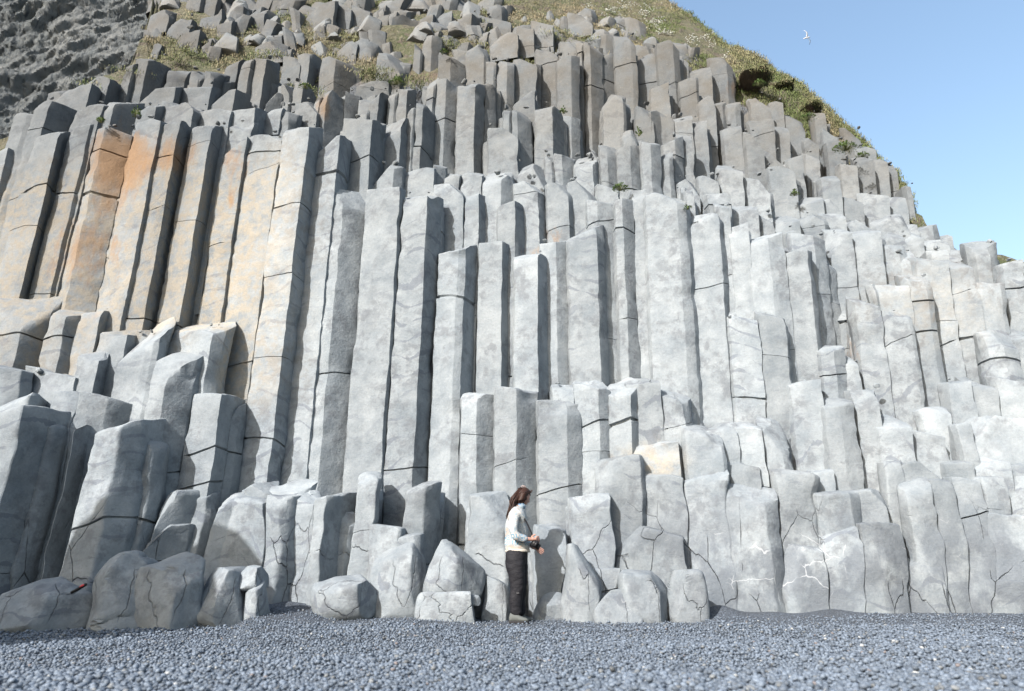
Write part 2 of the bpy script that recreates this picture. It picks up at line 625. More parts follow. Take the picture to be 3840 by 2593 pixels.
def build_column(s, idx):
    """one column -> verts, faces, attrs"""
    rs = np.random.RandomState(1000 + idx)
    Y, yt = s['Y'], s['yt']
    off = [0.0]
    for i, f in enumerate(s['fc']):
        w = abs(at(s['xs'][i + 1], yt, Y).x - at(s['xs'][i], yt, Y).x)
        ph = (PHI[f] + rs.uniform(-4, 4)) * (0.62 if s['e'] and f in 'bc' and Y > 8.8 else 1)
        off.append(off[-1] + w * math.tan(math.radians(ph)))
    off = np.array(off); off -= off.min(); off = np.minimum(off, 0.75)
    tops = [at(x, yt, Y + o) for x, o in zip(s['xs'], off)]
    W = tops[-1].x - tops[0].x
    ztop = min(t.z for t in tops) + (0.02 if not s['e'] else 0.03)
    front = [np.array((t.x, Y + o)) for t, o in zip(tops, off)]
    dep = max(0.55, W * 0.9)
    yl, yr = front[0][1], front[-1][1]
    yb = max(yl, yr) + 0.25
    jit = lambda a: rs.uniform(-a, a)
    poly = list(front)
    poly.append(np.array((front[-1][0] + 0.03, yr + 0.16 + jit(.04))))
    poly.append(np.array((front[-1][0] - W * 0.22, Y + dep)))
    poly.append(np.array((front[0][0] + W * 0.22, Y + dep)))
    poly.append(np.array((front[0][0] - 0.03, yl + 0.16 + jit(.04))))
    e = s['e']
    far = Y > 11.5
    r = (rs.uniform(.025, .06) if Y < 8.75 else rs.uniform(.012, .026)) if e else rs.uniform(.002, .007)
    seg = 0.07 if not far else 0.12
    pl, cw = rounded(poly, r, seg)
    cen = pl.mean(0); n = len(pl)
    # height range
    ln = s['lean'] if s['lean'] is not None else (0.011 * max(0, tops[0].x) if not s.get('nolean') else 0)
    ln += rs.uniform(-.004, .004)
    zb = -0.25
    if s['p']: zb = ztop - rs.uniform(0.7, 1.0)
    elif Y < 10.4 and s['xs'][0] < 1700 and yt > 405: zb = -.25
    elif yt < 640: zb = max(-0.25, ztop - 4.0)
    elif yt < 900: zb = max(-.25, ztop - 6.5)
    step = 0.075 if not far else 0.12
    nz = max(4, int((ztop - zb) / step))
    zs = list(np.linspace(zb, ztop, nz))
    # broken top: tilted plane
    sy = s['s'] if s['s'] is not None else (rs.uniform(.05, .5) if e else rs.choice([rs.uniform(.1, .4), rs.uniform(.5, 1.1)]))
    sx = rs.uniform(-.25, .3)
    if s['p']: sy = rs.uniform(.3, 1.2); sx = rs.uniform(-.5, .5)
    # cracks
    cracks = [(at(s['xs'][0], cy, Y).z, rs.uniform(-.2, .3), rs.uniform(-.2, .2), 1.9 if wd else .7) for cy, wd in s.get('cr', [])]
    z = ztop - rs.uniform(.25, 1.5)
    while z > zb + .2:
        if all(abs(z - c_[0]) > .3 for c_ in cracks) and (s['k'] and not cracks) or all(abs(z - c_[0]) > .3 for c_ in cracks) and rs.rand() < (0.14 if s['e'] else 0.36): cracks.append((z, rs.uniform(-.25, .35), rs.uniform(-.3, .3), rs.uniform(0, 1.0) ** 2))
        z -= rs.uniform(.6, 1.9)
    rings = []   # (z, shift, indent)
    for z in zs[:-1]:
        if all(abs(z - c[0]) > step * .55 for c in cracks): rings.append((z, 0, 0, 0))
    for c in cracks:
        g = 0.0025 + 0.010 * c[3]
        for dz, ind in ((-g * 1.6, 0), (-g * .55, 1), (g * .55, 1), (g * 1.6, 0)):
            rings.append((c[0] + dz, c[1], c[2], ind))
    rings.sort(key=lambda q: q[0])
    V = []; sh = []
    for (z, tx, ty, ind) in rings:
        P = pl.copy()
        if ind: P = cen + (P - cen) * (1 - 0.045 / max(W, .2) * 1.6)
        zz = np.full(n, z)
        if tx or ty: zz = z + (P[:, 0] - cen[0]) * tx + (P[:, 1] - cen[1]) * ty * .5
        zz = zz + vnoise(np.column_stack([P * 2.5, np.full(n, z * .2 + idx)]), 3) * .05
        V.append(np.column_stack([P, zz]))
    rt = (rs.uniform(.02, .06) if Y < 8.75 else rs.uniform(.012, .03)) if e else rs.uniform(.006, .02)
    def topz(P, d=0): return ztop - d + (P[:, 0] - cen[0]) * sx + (P[:, 1] - Y) * sy * (0.75 if not e else .6) - sy * .06
    # the last rings follow the tilted top
    base_top = None
    for (ins, d) in ((0, rt * 1.1), (rt * .28, rt * .35), (rt * .9, 0)):
        P = cen + (pl - cen) * (1 - ins / max(W * .5, .15))
        V.append(np.column_stack([P, topz(P, d)]))
    for q in (.62, .3, .004):
        P = cen + (pl - cen) * q * (1 - rt / max(W * .5, .15)); V.append(np.column_stack([P, topz(P, -.01)]))
    nr = len(V)
    # keep ring heights monotone under the top
    lim = V[nr - 6][:, 2]
    for k in range(nr - 6):
        V[k][:, 2] = np.minimum(V[k][:, 2], lim - 0.012 * (nr - 6 - k) * 0.4)
    V = np.concatenate(V)
    capc = np.array([[cen[0], cen[1], V[-n:, 2].mean()]])
    V = np.concatenate([V, capc])
    # segments between cracks are shifted slightly
    cz = sorted(c[0] for c in cracks)
    seg_id = np.searchsorted(cz, V[:, 2])
    offs = rs.uniform(-.009, .009, (len(cz) + 2, 2))
    V[:, :2] += offs[seg_id]
    # lean
    V[:, 0] += (V[:, 2] - ztop) * ln
    # chips and undulation
    P = V.copy()
    cwv = np.concatenate([np.tile(cw, nr), [0]])
    q = np.clip(vnoise(P * np.array([1.5, 1.5, 3.1]), 15 + idx % 11) - .12, 0, 1) + .5 * np.clip(vnoise(P * np.array([2, 2, 9.]), 19 + idx % 5) - .2, 0, 1)
    dirc = np.array([cen[0], cen[1]]) - P[:, :2]; dirc /= np.maximum(np.linalg.norm(dirc, axis=1, keepdims=True), .05)
    V[:, :2] += dirc * (q * cwv * (.055 if not e else .05))[:, None]
    if e:
        V[:, :2] += vnoise3(P * np.array([1.2, 1.2, 1.7]), 21)[:, :2] * (.055 if Y > 8.75 else .035)
        V += vnoise3(P * 4.2, 31) * .022
        V += vnoise3(P * 11, 33) * .007
        low = np.clip(1.3 - P[:, 2], 0, 1)
        V[:, 0] += low * vnoise(P * 1.1, 41) * .06
    else:
        V[:, :2] += vnoise3(P * np.array([.7, .7, 1.1]), 21)[:, :2] * .012
        V += vnoise3(P * np.array([5., 5., 3.5]), idx % 50) * .0085
        V += vnoise3(P * 14, 61 + idx % 7) * .006
    # broken shards knocked off the top front edge
    nearT = np.clip(1 - (ztop - P[:, 2]) / .35, 0, 1)
    ch = np.clip(vnoise(P * 3.2, 70 + idx % 9) - .05, 0, 1) * nearT
    V[:, 1] += ch * (.13 if not e else .06); V[:, 2] -= ch * .05
    # oblique fracture planes through the broken top
    for kq in range(2):
        if rs.rand() < (((.35, .2) if Y < 10.25 else (.8, .55)) if not e else (.5, .25))[kq]:
            nn = np.array([rs.uniform(-.9, .9), -rs.uniform(.35, 1.1), rs.uniform(.35, 1.)]); nn /= np.linalg.norm(nn)
            p0 = np.array([(front[0][0] + front[-1][0]) / 2 + rs.uniform(-.3, .3) * W + 0, Y + rs.uniform(.06, .16), ztop - rs.uniform(-.04, .10)])
            h = (V - p0) @ nn; near = np.clip((V[:, 2] - (ztop - .9)) / .25, 0, 1)
            V -= (np.clip(h, 0, 9) * near)[:, None] * nn
    F = []
    for k in range(nr - 1):
        a = k * n + np.arange(n); b = k * n + (np.arange(n) + 1) % n
        F.append(np.column_stack([a, b, b + n, a + n]))
    F = np.concatenate(F)
    return V, F, rock_attrs(V, rs, s)

def bump2(px, py, cx, cy, rx, ry):
    return np.clip(1.15 - np.hypot((px - cx) / rx, (py - cy) / ry), 0, 1)
def rock_attrs(V, rs, s=None):
    px, py = proj(V[:, 0], V[:, 1], V[:, 2])
    n = len(V)
    tint = np.full(n, rs.uniform(.84, 1.08))
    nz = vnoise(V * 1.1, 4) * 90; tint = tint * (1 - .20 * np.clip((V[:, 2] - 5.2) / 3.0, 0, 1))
    z = V[:, 2]
    # stain maps: tied to heights and places on the wall (metres)
    X = V[:, 0]
    sm = lambda a, lo, hi: np.clip((a - lo) / (hi - lo), 0, 1)
    left = sm(-X, 2.9, 4.2)
    cream = left * sm(z, 2.6, 3.3) * (1 - sm(z + nz * .004, 6.7, 7.5)) * sm(V[:, 1], 9.35, 9.55) * .72
    rust = bump2(px, py + nz, 440, 600, 130, 190) + .55 * bump2(px, py + nz, 640, 520, 150, 110) + .35 * bump2(px, py + nz, 880, 620, 80, 130) \
        + .42 * bump2(px, py + nz, 330, 950, 200, 240) + .5 * bump2(px, py, 870, 740, 25, 60) + .6 * bump2(px, py, 1215, 400, 40, 70)
    rust = rust * (V[:, 1] > 9.3) * 1.25
    rust += .3 * bump2(px, py, 2100, 890, 110, 70) * (V[:, 1] > 10) + .35 * bump2(px, py, 3190, 1330, 60, 110) * (V[:, 1] > 9.9) \
        + .7 * bump2(px, py, 2770, 330, 60, 60) + .3 * bump2(px, py, 1990, 945, 60, 25)
    cream = np.maximum(cream, .75 * bump2(px, py, 2440, 1740, 160, 90) * (V[:, 1] > 9.3) * (V[:, 1] < 9.9))
    cream = np.maximum(cream, .3 * bump2(px, py, 3500, 1150, 320, 200) * (V[:, 1] > 9.9))
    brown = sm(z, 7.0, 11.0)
    worn = np.clip(1.6 - z, 0, 1) if s is None or s['e'] else np.clip(1.2 - z, 0, 1) * .5
    wash = (1 - sm(z, .9, 1.7)) * sm(X, -.5, 2)
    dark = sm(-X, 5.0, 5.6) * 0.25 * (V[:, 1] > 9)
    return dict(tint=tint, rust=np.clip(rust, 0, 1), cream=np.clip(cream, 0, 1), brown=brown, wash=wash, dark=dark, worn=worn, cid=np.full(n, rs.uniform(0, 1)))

cliff = empty('basalt_cliff', (0, 9.5, 0))
tag(cliff, 'towering cliff of stepped grey basalt columns behind the black pebble beach', 'cliff', kind='structure')
# which 100 columns show largest (coarse painter pass over the photo frame)
buf = np.full((260, 384), -1)
order = sorted(range(len(SPECS)), key=lambda i: -SPECS[i]['Y'])
for i in order:
    s = SPECS[i]
    y0 = max(0, int(s['yt'] / 10)); x0 = int(s['xs'][0] / 10); x1 = int(s['xs'][-1] / 10)
    if s['yt'] > 2590: continue
    buf[y0:234, max(0, x0):max(0, x1)] = i
cnt = np.bincount(buf[buf >= 0].ravel(), minlength=len(SPECS))
big = set(np.argsort(-cnt)[:100].tolist())
class Bag:
    def __init__(s): s.V = []; s.F = []; s.A = []; s.n = 0
    def add(s, V, F, A=None):
        s.V.append(V); s.F.append(F + s.n); s.A.append(A); s.n += len(V)
    def build(s, name, mat, parent=None, **kw):
        at_ = None
        if s.A[0] is not None: at_ = {k: np.concatenate([a[k] for a in s.A]) for k in s.A[0]}
        return make_mesh(name, np.concatenate(s.V), np.concatenate(s.F), mat, parent, attrs=at_, **kw)
CL = Vector((0, 9.5, 0))
def child_mesh(name, V, F, A, **kw):
    o = make_mesh(name, V, F, M_BASALT, None, attrs=A, **kw)
    o.parent = cliff; o.matrix_parent_inverse = Matrix.Translation(-CL)
    return o
rest = Bag()
for i, s in enumerate(SPECS):
    V, F, A = build_column(s, i)
    if i in big: child_mesh('column', V, F, A, sharp=32)
    else: rest.add(V, F, A)
# columns standing behind and between the traced ones close every gap
k = 5000
for s in SPECS:
    if s['p'] and s['yt'] < 60: continue
    w = s['xs'][-1] - s['xs'][0]
    for q in (-.27, .27):
        t = dict(s); t['Y'] = s['Y'] + U(.3, .42)
        c = (s['xs'][0] + s['xs'][-1]) / 2 + q * w + U(-8, 8)
        hw = max(22, min(46, w * .36))
        t['xs'] = [c - hw, c + hw * .4, c + hw]; t['fc'] = ['b', 'm']; t['yt'] = s['yt'] + U(15, 70)
        # keep it lower than the traced neighbours it could hide
        for o_ in SPECS:
            if o_['Y'] > t['Y'] - .05 and o_['xs'][0] < c + hw and o_['xs'][-1] > c - hw and o_['yt'] > t['yt'] - 200:
                pass
        t['p'] = False; t['k'] = False; t['s'] = None
        k += 1
        V, F, A = build_column(t, k); rest.add(V, F, A)
o = rest.build('distant_columns', M_BASALT, sharp=32)
o.parent = cliff; o.matrix_parent_inverse = Matrix.Translation(-CL); tag(o, kind='stuff')
# ------------------------------------------------------------------ hill above, far cliff, beach
def hill_material():
    m, nt, b = new_mat('turf_and_soil', 0.95); N = NB(nt)
    v = N.coord()
    n1 = N.noise(v, 1.6, 5, 0.6); n2 = N.noise(v, 9, 5, 0.7)
    c = N.mix(N.ramp(n1, [(0.42, 0), (0.58, 1)]), (0.115, 0.105, 0.07), (0.075, 0.09, 0.042))
    c = N.mix(N.ramp(n2, [(0.45, 0), (0.62, 1)]), c, (0.15, 0.14, 0.10))
    soil = N.attr('soil')
    c = N.mix(N.ramp(N.noise(v, 3.2, 5, .65), [(.54, 0), (.60, .85)]), c, (0.12, 0.10, 0.082))
    c = N.mix(soil, c, (0.165, 0.118, 0.09))
    c = N.mix(N.attr('stone'), c, (0.13, 0.14, 0.152))
    nt.links.new(c, b.inputs['Base Color'])
    nt.links.new(N.bump(n2, 1.0, 0.2), b.inputs['Normal'])
    return m
M_HILL = hill_material()
HILL = {  # photo column -> (photo row, distance) from the foot of the turf up to the crest
    -300: [(700, 10.8), (650, 10.9), (620, 11.0), (600, 11.1)],
    120: [(560, 10.8), (500, 10.9), (480, 11.0), (460, 11.1)],
    330: [(480, 11.0), (380, 11.3), (350, 11.5), (330, 11.6)],
    480: [(400, 11.2), (310, 11.6), (270, 11.9), (250, 12.1)],
    560: [(380, 11.3), (250, 12.2), (160, 12.9), (90, 13.4)],
    620: [(350, 11.4), (140, 13.0), (-100, 15.5), (-400, 20)],
    1000: [(330, 12.2), (150, 13.2), (0, 14.8), (-350, 20)],
    1500: [(330, 12.4), (130, 13.6), (0, 15.2), (-350, 21)],
    2000: [(330, 12.8), (150, 13.8), (0, 16.0), (-300, 21)],
    2300: [(330, 13.2), (160, 14.2), (40, 16.5), (-120, 20)],
    2520: [(330, 13.6), (200, 14.6), (90, 16.5), (15, 18)],
    2720: [(380, 13.9), (260, 14.7), (200, 15.6), (168, 16.4)],
    2860: [(430, 14.0), (330, 14.6), (260, 15.3), (235, 15.8)],
    3000: [(520, 14.1), (400, 14.5), (345, 15.0), (318, 15.4)],
    3110: [(600, 14.2), (500, 14.5), (450, 14.8), (432, 15.1)],
    3230: [(680, 14.2), (600, 14.4), (550, 14.6), (535, 14.8)],
    3350: [(760, 13.8), (700, 13.9), (660, 14.0), (625, 14.2)],
    3430: [(880, 12.4), (850, 12.5), (820, 12.7), (800, 12.8)],
    3600: [(1000, 11.4), (960, 11.6), (950, 11.7), (940, 11.8)],
    3840: [(1060, 11.0), (1020, 11.2), (1010, 11.3), (1005, 11.4)],
    4400: [(1100, 11.0), (1060, 11.2), (1050, 11.3), (1045, 11.4)]}
HK = sorted(HILL)
def hill_ctrl(px):
    j = 0
    while j < len(HK) - 2 and HK[j + 1] < px: j += 1
    a, b = HK[j], HK[j + 1]; t = min(1, max(0, (px - a) / (b - a)))
    return [((1 - t) * p[0] + t * q[0], (1 - t) * p[1] + t * q[1]) for p, q in zip(HILL[a], HILL[b])]
def hill_point(px, v):
    """v 0..1 foot to crest"""
    c = hill_ctrl(px); u = v * 3; i = min(2, int(u)); f = u - i
    return at(px, c[i][0] * (1 - f) + c[i + 1][0] * f, c[i][1] * (1 - f) + c[i + 1][1] * f)
nu, nv = 330, 64
Vh = []; soil = []
for j in range(-2, nv + 5):
    for i in range(nu + 1):
        px = -300 + 4700 * i / nu
        if j < 0:
            p = hill_point(px, 0); p = Vector((p.x, p.y, p.z if j == -1 else -0.5))
            soil.append(1)
        elif j <= nv:
            p = hill_point(px, j / nv); soil.append(max(0, .8 - j / 10))
        else:
            p = hill_point(px, 1); q = j - nv
            p = Vector((p.x + .25 * q * (1 if px > 2400 else 0), p.y + 1.0 * q, p.z - .22 * q * q)); soil.append(0)
        Vh.append(p)
Vh = np.array([tuple(v) for v in Vh])
dn = fbm(Vh * .9, 51, 4, .55)
amp = np.repeat(np.clip((np.arange(-2, nv + 5) - 0) / 8, 0, 1), nu + 1)
Vh[:, 2] += dn * .16 * amp; Vh[:, 1] += fbm(Vh * 1.3, 57, 3) * .10 * amp
rows = nv + 7
ii = np.arange(nu); Fh = []
for j in range(rows - 1):
    a = j * (nu + 1) + ii; Fh.append(np.column_stack([a, a + 1, a + nu + 2, a + nu + 1]))
hill = make_mesh('hill', Vh, np.concatenate(Fh), M_HILL, attrs={'soil': np.array(soil), 'stone': np.repeat(np.clip((4 - np.arange(-2, nv + 5)) / 4, 0, 1), nu + 1)})
tag(hill, 'steep grassy slope above the basalt columns', 'hill', kind='structure')
HG = Vh.reshape(rows, nu + 1, 3)
def hill_surf(px, v):
    i = min(nu - 1, max(0, (px + 300) / 4700 * nu)); j = v * nv + 2
    return Vector(HG[int(round(j)), int(round(i))])

# far dark cliff seen at the upper left
def far_material():
    m, nt, b = new_mat('far_rock', 0.95); N = NB(nt)
    v = N.coord((1.6, 1.0, .35), (0, math.radians(38), 0))
    n1 = N.noise(v, .5, 5, .6); n2 = N.noise(v, 2.2, 8, .7, .5)
    c = N.mix(N.ramp(n1, [(.35, 0), (.65, 1)]), (0.10, 0.113, 0.12), (0.17, 0.178, 0.178))
    c = N.mix(N.ramp(n2, [(.36, 1), (.44, 0)]), c, (0.035, 0.042, 0.05))
    nt.links.new(c, b.inputs['Base Color'])
    nt.links.new(N.bump(N.noise(N.coord((5, 3, .8), (0, math.radians(38), 0)), 2.2, 7, .75), 1.0, .25), b.inputs['Normal'])
    return m
M_FAR = far_material()
gu, gv = 360, 360
gx, gy = np.meshgrid(np.linspace(-900, 760, gu), np.linspace(1500, -250, gv))
Yf = 22 + (gx + 900) / 1660 * 7 + (1500 - gy) / 1750 * 5
dx = (gx - 1920) / FPX; dy = (1296.5 - gy) / FPX
fy = CS - dy * SN; fz = SN + dy * CS; t_ = Yf / fy
Vf = np.stack([dx * t_, Yf, CAM_Z + fz * t_], -1).reshape(-1, 3)
ca, sa = math.cos(.55), math.sin(.55)
Q = Vf.copy(); Q[:, 0], Q[:, 2] = Vf[:, 0] * ca - Vf[:, 2] * sa, (Vf[:, 0] * sa + Vf[:, 2] * ca) * .22
rid = 1 - np.abs(fbm(Q * .55, 81, 5, .62)) * 1.6
rid2 = 1 - np.abs(fbm(Q * 2.0, 91, 3, .6)) * 1.4
blk = np.floor(fbm(Q * 1.3, 99, 3) * 5) / 5
Vf[:, 1] -= rid * .18 + rid2 * .04 + blk * .40 + vnoise(Vf * .35, 7) * .5 + fbm(Q * np.array([4., 2., .8]), 33, 3) * .13
jj = np.arange(gv - 1)[:, None] * gu + np.arange(gu - 1)[None, :]
Ff = np.stack([jj, jj + 1, jj + gu + 1, jj + gu], -1).reshape(-1, 4)
far = make_mesh('far_cliff', Vf, Ff, M_FAR, smooth=True, sharp=35)
tag(far, 'dark craggy rock face rising behind the left edge of the columns', 'cliff', kind='structure')
# dark crag peeping over the top of the grassy crest
gu2 = 60
gx, gy = np.meshgrid(np.linspace(2300, 2500, gu2), np.linspace(120, -60, 40))
bulge = np.clip(1 - ((gx - 2400) / 104) ** 2, 0, 1) ** .35
Yf = 22.5 - bulge * 1.2
gy = np.where(gx > 2440, gy + (gx - 2440) * .9, gy)
dx = (gx - 1920) / FPX; dy = (1296.5 - gy) / FPX
fy = CS - dy * SN; fz = SN + dy * CS; t_ = Yf / fy
Vc = np.stack([dx * t_, Yf, CAM_Z + fz * t_], -1).reshape(-1, 3)
Vc += vnoise3(Vc * 1.3, 5) * .3 + vnoise3(Vc * 4, 6) * .12
jj = np.arange(39)[:, None] * gu2 + np.arange(gu2 - 1)[None, :]
F1 = np.stack([jj, jj + 1, jj + gu2 + 1, jj + gu2], -1).reshape(-1, 4)
crag = make_mesh('crag', Vc, F1, M_FAR, smooth=False)
so = crag.modifiers.new('thick', 'SOLIDIFY'); so.thickness = .5; so.offset = -1
tag(crag, 'dark rocky crag above the grassy crest', 'rock', kind='structure')

# beach: one sheet, then the pebbles lying on it
def beach_material():
    m, nt, b = new_mat('beach_gravel', 0.85); N = NB(nt)
    v = N.coord()
    vo = N.n('ShaderNodeTexVoronoi'); nt.links.new(v, vo.inputs['Vector']); vo.inputs['Scale'].default_value = 70
    n = N.noise(v, 3, 4)
    c = N.mix(N.ramp(vo.outputs['Color'], [(0.2, 0.0), (.9, 1.0)]), (0.04, 0.047, 0.058), (0.11, 0.13, 0.16))
    c = N.mix(N.ramp(n, [(.4, 0), (.6, .5)]), c, (0.05, 0.055, 0.062))
    nt.links.new(c, b.inputs['Base Color'])
    nt.links.new(N.bump(vo.outputs['Distance'], 1.0, 0.012), b.inputs['Normal'])
    return m
M_BEACH = beach_material()
ys = np.concatenate([np.linspace(-60, 2, 20), np.linspace(2.2, 10.5, 150), np.linspace(11, 60, 20)])
xs = np.concatenate([np.linspace(-80, -9.2, 15), np.linspace(-9, 9, 220), np.linspace(9.2, 80, 15)])
GX, GY = np.meshgrid(xs, ys)
GZ = ground_z(GX, np.maximum(GY, 1.5))
GZ = np.where(GY > 10.5, .05, GZ)
pile = 0
for (ppx, ppy, rr, hh) in ((2690, 2300, .28, .11), (2900, 2312, .3, .05), (3130, 2305, .3, .06), (1040, 2300, .45, .05), (1480, 2310, .4, .04)):
    c = at(ppx, ppy, 8.75)
    GZ = GZ + hh * np.exp(-(((GX - c.x) / rr) ** 2 + ((GY - 8.85) / .22) ** 2))
Vb = np.stack([GX, GY, GZ], -1).reshape(-1, 3)
nx = len(xs)
jj = np.arange(len(ys) - 1)[:, None] * nx + np.arange(nx - 1)[None, :]
Fb = np.stack([jj, jj + 1, jj + nx + 1, jj + nx], -1).reshape(-1, 4)
beach = make_mesh('beach', Vb, Fb, M_BEACH)
tag(beach, 'dark volcanic beach in front of the cliff', 'beach', kind='structure')

def pebble_material():
    m, nt, b = new_mat('pebble', 0.62); N = NB(nt)
    c = N.attr('pcol', 'Color')
    n = N.noise(N.coord(), 60, 3)
    c = N.mix(1.0, c, N.ramp(n, [(.3, .85), (.7, 1.12)]), 'MULTIPLY')
    nt.links.new(c, b.inputs['Base Color'])
    return m
M_PEB = pebble_material()
def ico(sub):
    bm = bmesh.new(); bmesh.ops.create_icosphere(bm, subdivisions=sub, radius=1)
    V = np.array([v.co[:] for v in bm.verts]); F = np.array([[v.index for v in f.verts] for f in bm.faces]); bm.free()
    return V, F
rsP = np.random.RandomState(5)
def pebbles(name, y0, y1, spacing, smin, smax, sub, layer=0.35):
    n_r = int((y1 - y0) / spacing); P = []
    for r_ in range(n_r):
        y = y0 + r_ * spacing; hw = y * .80 + .5
        k_ = int(2 * hw / spacing)
        x = np.linspace(-hw, hw, k_) + (r_ % 2) * spacing / 2 + rsP.uniform(-.38, .38, k_) * spacing
        P.append(np.column_stack([x, y + rsP.uniform(-.42, .42, k_) * spacing]))
    P = np.concatenate(P); n = len(P)
    s = rsP.uniform(0, 1, n) ** 1.7 * (smax - smin) + smin
    s *= 1 + .25 * vnoise(np.column_stack([P * 1.3, np.zeros(n)]), 3)
    sx = s * rsP.uniform(.85, 1.35, n); sy = s * rsP.uniform(.75, 1.1, n); sz = s * rsP.uniform(.45, .8, n)
    z = ground_z(P[:, 0], P[:, 1]) + sz * rsP.uniform(.1, .75, n) + (rsP.rand(n) < .3) * s * layer
    V0, F0 = ico(sub)
    m = len(V0)
    a = rsP.uniform(0, 6.28, n); tl = rsP.uniform(-.5, .5, n); tl2 = rsP.uniform(-.5, .5, n)
    W = V0[None] * np.stack([sx, sy, sz], -1)[:, None, :] * .5
    W *= (1 + .13 * rsP.uniform(-1, 1, (n, m)))[..., None] if sub < 2 else (1 + .05 * rsP.uniform(-1, 1, (n, m)))[..., None]
    c, s_ = np.cos(tl)[:, None], np.sin(tl)[:, None]
    x, zz = W[..., 0] * c - W[..., 2] * s_, W[..., 0] * s_ + W[..., 2] * c
    c, s_ = np.cos(tl2)[:, None], np.sin(tl2)[:, None]
    yy, zz = W[..., 1] * c - zz * s_, W[..., 1] * s_ + zz * c
    c, s_ = np.cos(a)[:, None], np.sin(a)[:, None]
    X = x * c - yy * s_ + P[:, 0:1]; Yv = x * s_ + yy * c + P[:, 1:2]; Z = zz + z[:, None]
    V = np.stack([X, Yv, Z], -1).reshape(-1, 3)
    F = (F0[None] + (np.arange(n) * m)[:, None, None]).reshape(-1, 3)
    g = rsP.uniform(.62, 1.3, n)[:, None]
    C = np.array([[.100, .122, .154]]) * g
    br = rsP.rand(n); C[br < .04] *= np.array([1.2, 1.05, .88]); C[br > .993] = (.25, .26, .265); C[(br > .989) & (br < .993)] = (.13, .115, .115)
    C = np.repeat(C, m, 0)
    return V, F, {'pcol': C}
bag = Bag()
for a in (('', 2.9, 4.3, .0225, .016, .036, 2), ('', 4.3, 6.2, .0245, .015, .034, 1), ('', 6.2, 7.7, .030, .013, .036, 1), ('', 7.7, 8.9, .045, .01, .028, 1)):
    bag.add(*pebbles(*a))
peb = bag.build('pebbles', M_PEB)
tag(peb, 'countless smooth blue-grey pebbles covering the beach', 'pebbles', kind='stuff')
# ------------------------------------------------------------------ boulders at the foot of the cliff
_IV, _IF = ico(5)
def rock_shape(seed, rx, ry, rz, ncut=14, box=2.6, rough=.05, wrinkle=0):
    rs = np.random.RandomState(seed)
    V = _IV.copy()
    V = np.sign(V) * np.abs(V) ** (2 / box); V /= np.maximum(np.abs(V).max(), 1e-6)
    for k in range(ncut):
        n = rs.normal(size=3); n /= np.linalg.norm(n); n[2] = abs(n[2]) * .9
        d = rs.uniform(.60, .86)
        h = V @ n - d
        V -= np.clip(h, 0, 9)[:, None] * n * .93
    V *= np.array([rx, ry, rz])
    V += vnoise3(V * 2.2 + seed, 3) * rough * .9 + vnoise3(V * 6 + seed, 5) * rough * .3
    if wrinkle:
        t = (V[:, 0] * .75 - V[:, 2] * .9 + vnoise(V * 2.2 + seed, 9) * .22) * 13
        V += (V / np.maximum(np.linalg.norm(V, axis=1, keepdims=True), .1)) * (np.abs(np.sin(t)) ** .6 * wrinkle * (.5 + .8 * vnoise(V * 2 + seed, 2)))[:, None]
    return V
def rs_t(k): return .9 + .13 * ((k * 37) % 10) / 10
def boulder(label, x0, x1, y0, y1, Y, seed, depth=None, **kw):
    a = at(x0, y1, Y); b = at(x1, y1, Y); t = at((x0 + x1) / 2, y0, Y)
    w = (b.x - a.x) / 2; zb = float(ground_z(np.array([(a.x + b.x) / 2]), np.array([Y]))[0])
    zb = min(a.z, zb) if y1 > 2290 else a.z
    h = (t.z - zb) / 2 + .04
    kw.setdefault('box', 4.0)
    V = rock_shape(seed, w * 1.12, depth or max(w * .9, .3), h * 1.03, **kw)
    ly = -V[:, 1].min() * .55
    c = np.array([(a.x + b.x) / 2, Y + ly, zb + h - .06])
    A = rock_attrs(V + c, np.random.RandomState(seed + 1)); A['tint'] = A['tint'] * 0 + 1.0
    A['wash'] = A['wash'] * .6; A['worn'] = A['worn'] * .45; A['tint'] = A['tint'] * rs_t(seed)
    o = make_mesh('boulder', V, _IF, M_BASALT, attrs=A, sharp=40); o.location = c
    return tag(o, label, 'boulder', 'weathered boulders along the foot of the cliff')
boulder('broad pale slab of rock leaning at the far left edge of the beach', -90, 270, 2165, 2390, 7.5, 3, .55, box=2.6)
boulder('large wrinkled rock sloping down to the left, beside the far left slab', 262, 525, 2062, 2375, 7.6, 12, .5, wrinkle=.05)
boulder('folded wrinkled rock with a jagged top between two darker rocks', 500, 712, 2068, 2362, 7.65, 5, .5, wrinkle=.045)
boulder('shaded rock with a bright pointed crest near the dark sand hollow', 700, 898, 2128, 2350, 7.9, 6, .45)
boulder('narrow upright stone at the left edge of the dark sand hollow', 888, 984, 2178, 2345, 8.0, 7, .2, box=4)
boulder('small rounded stone sitting on top of the narrow upright stone', 884, 978, 2120, 2190, 8.03, 8, .16)
boulder('big smooth rounded boulder half buried right of the dark sand hollow', 1165, 1392, 2143, 2330, 8.35, 9, .4, box=2.6)
boulder('tall pale rock with a diagonal crack left of the dome shaped boulder', 1388, 1592, 2000, 2325, 8.62, 10, .4, box=3.4)
boulder('dome shaped boulder with a shadowed right side left of the woman', 1580, 1800, 2028, 2262, 8.5, 13, .36, box=3.2)
boulder('low square block beneath the dome shaped boulder', 1572, 1790, 2225, 2342, 8.42, 14, .3, box=7, ncut=3)
boulder('tapering upright boulder just right of the shadow of the woman', 2108, 2246, 2052, 2345, 8.6, 15, .3, box=3)
boulder('squat square boulder, leftmost of three in a row right of the woman', 2238, 2400, 2208, 2345, 8.45, 16, .3, box=6, ncut=4)
boulder('boulder with a long sloping top, middle of three in a row', 2346, 2534, 2145, 2345, 8.5, 17, .3, box=4, ncut=5)
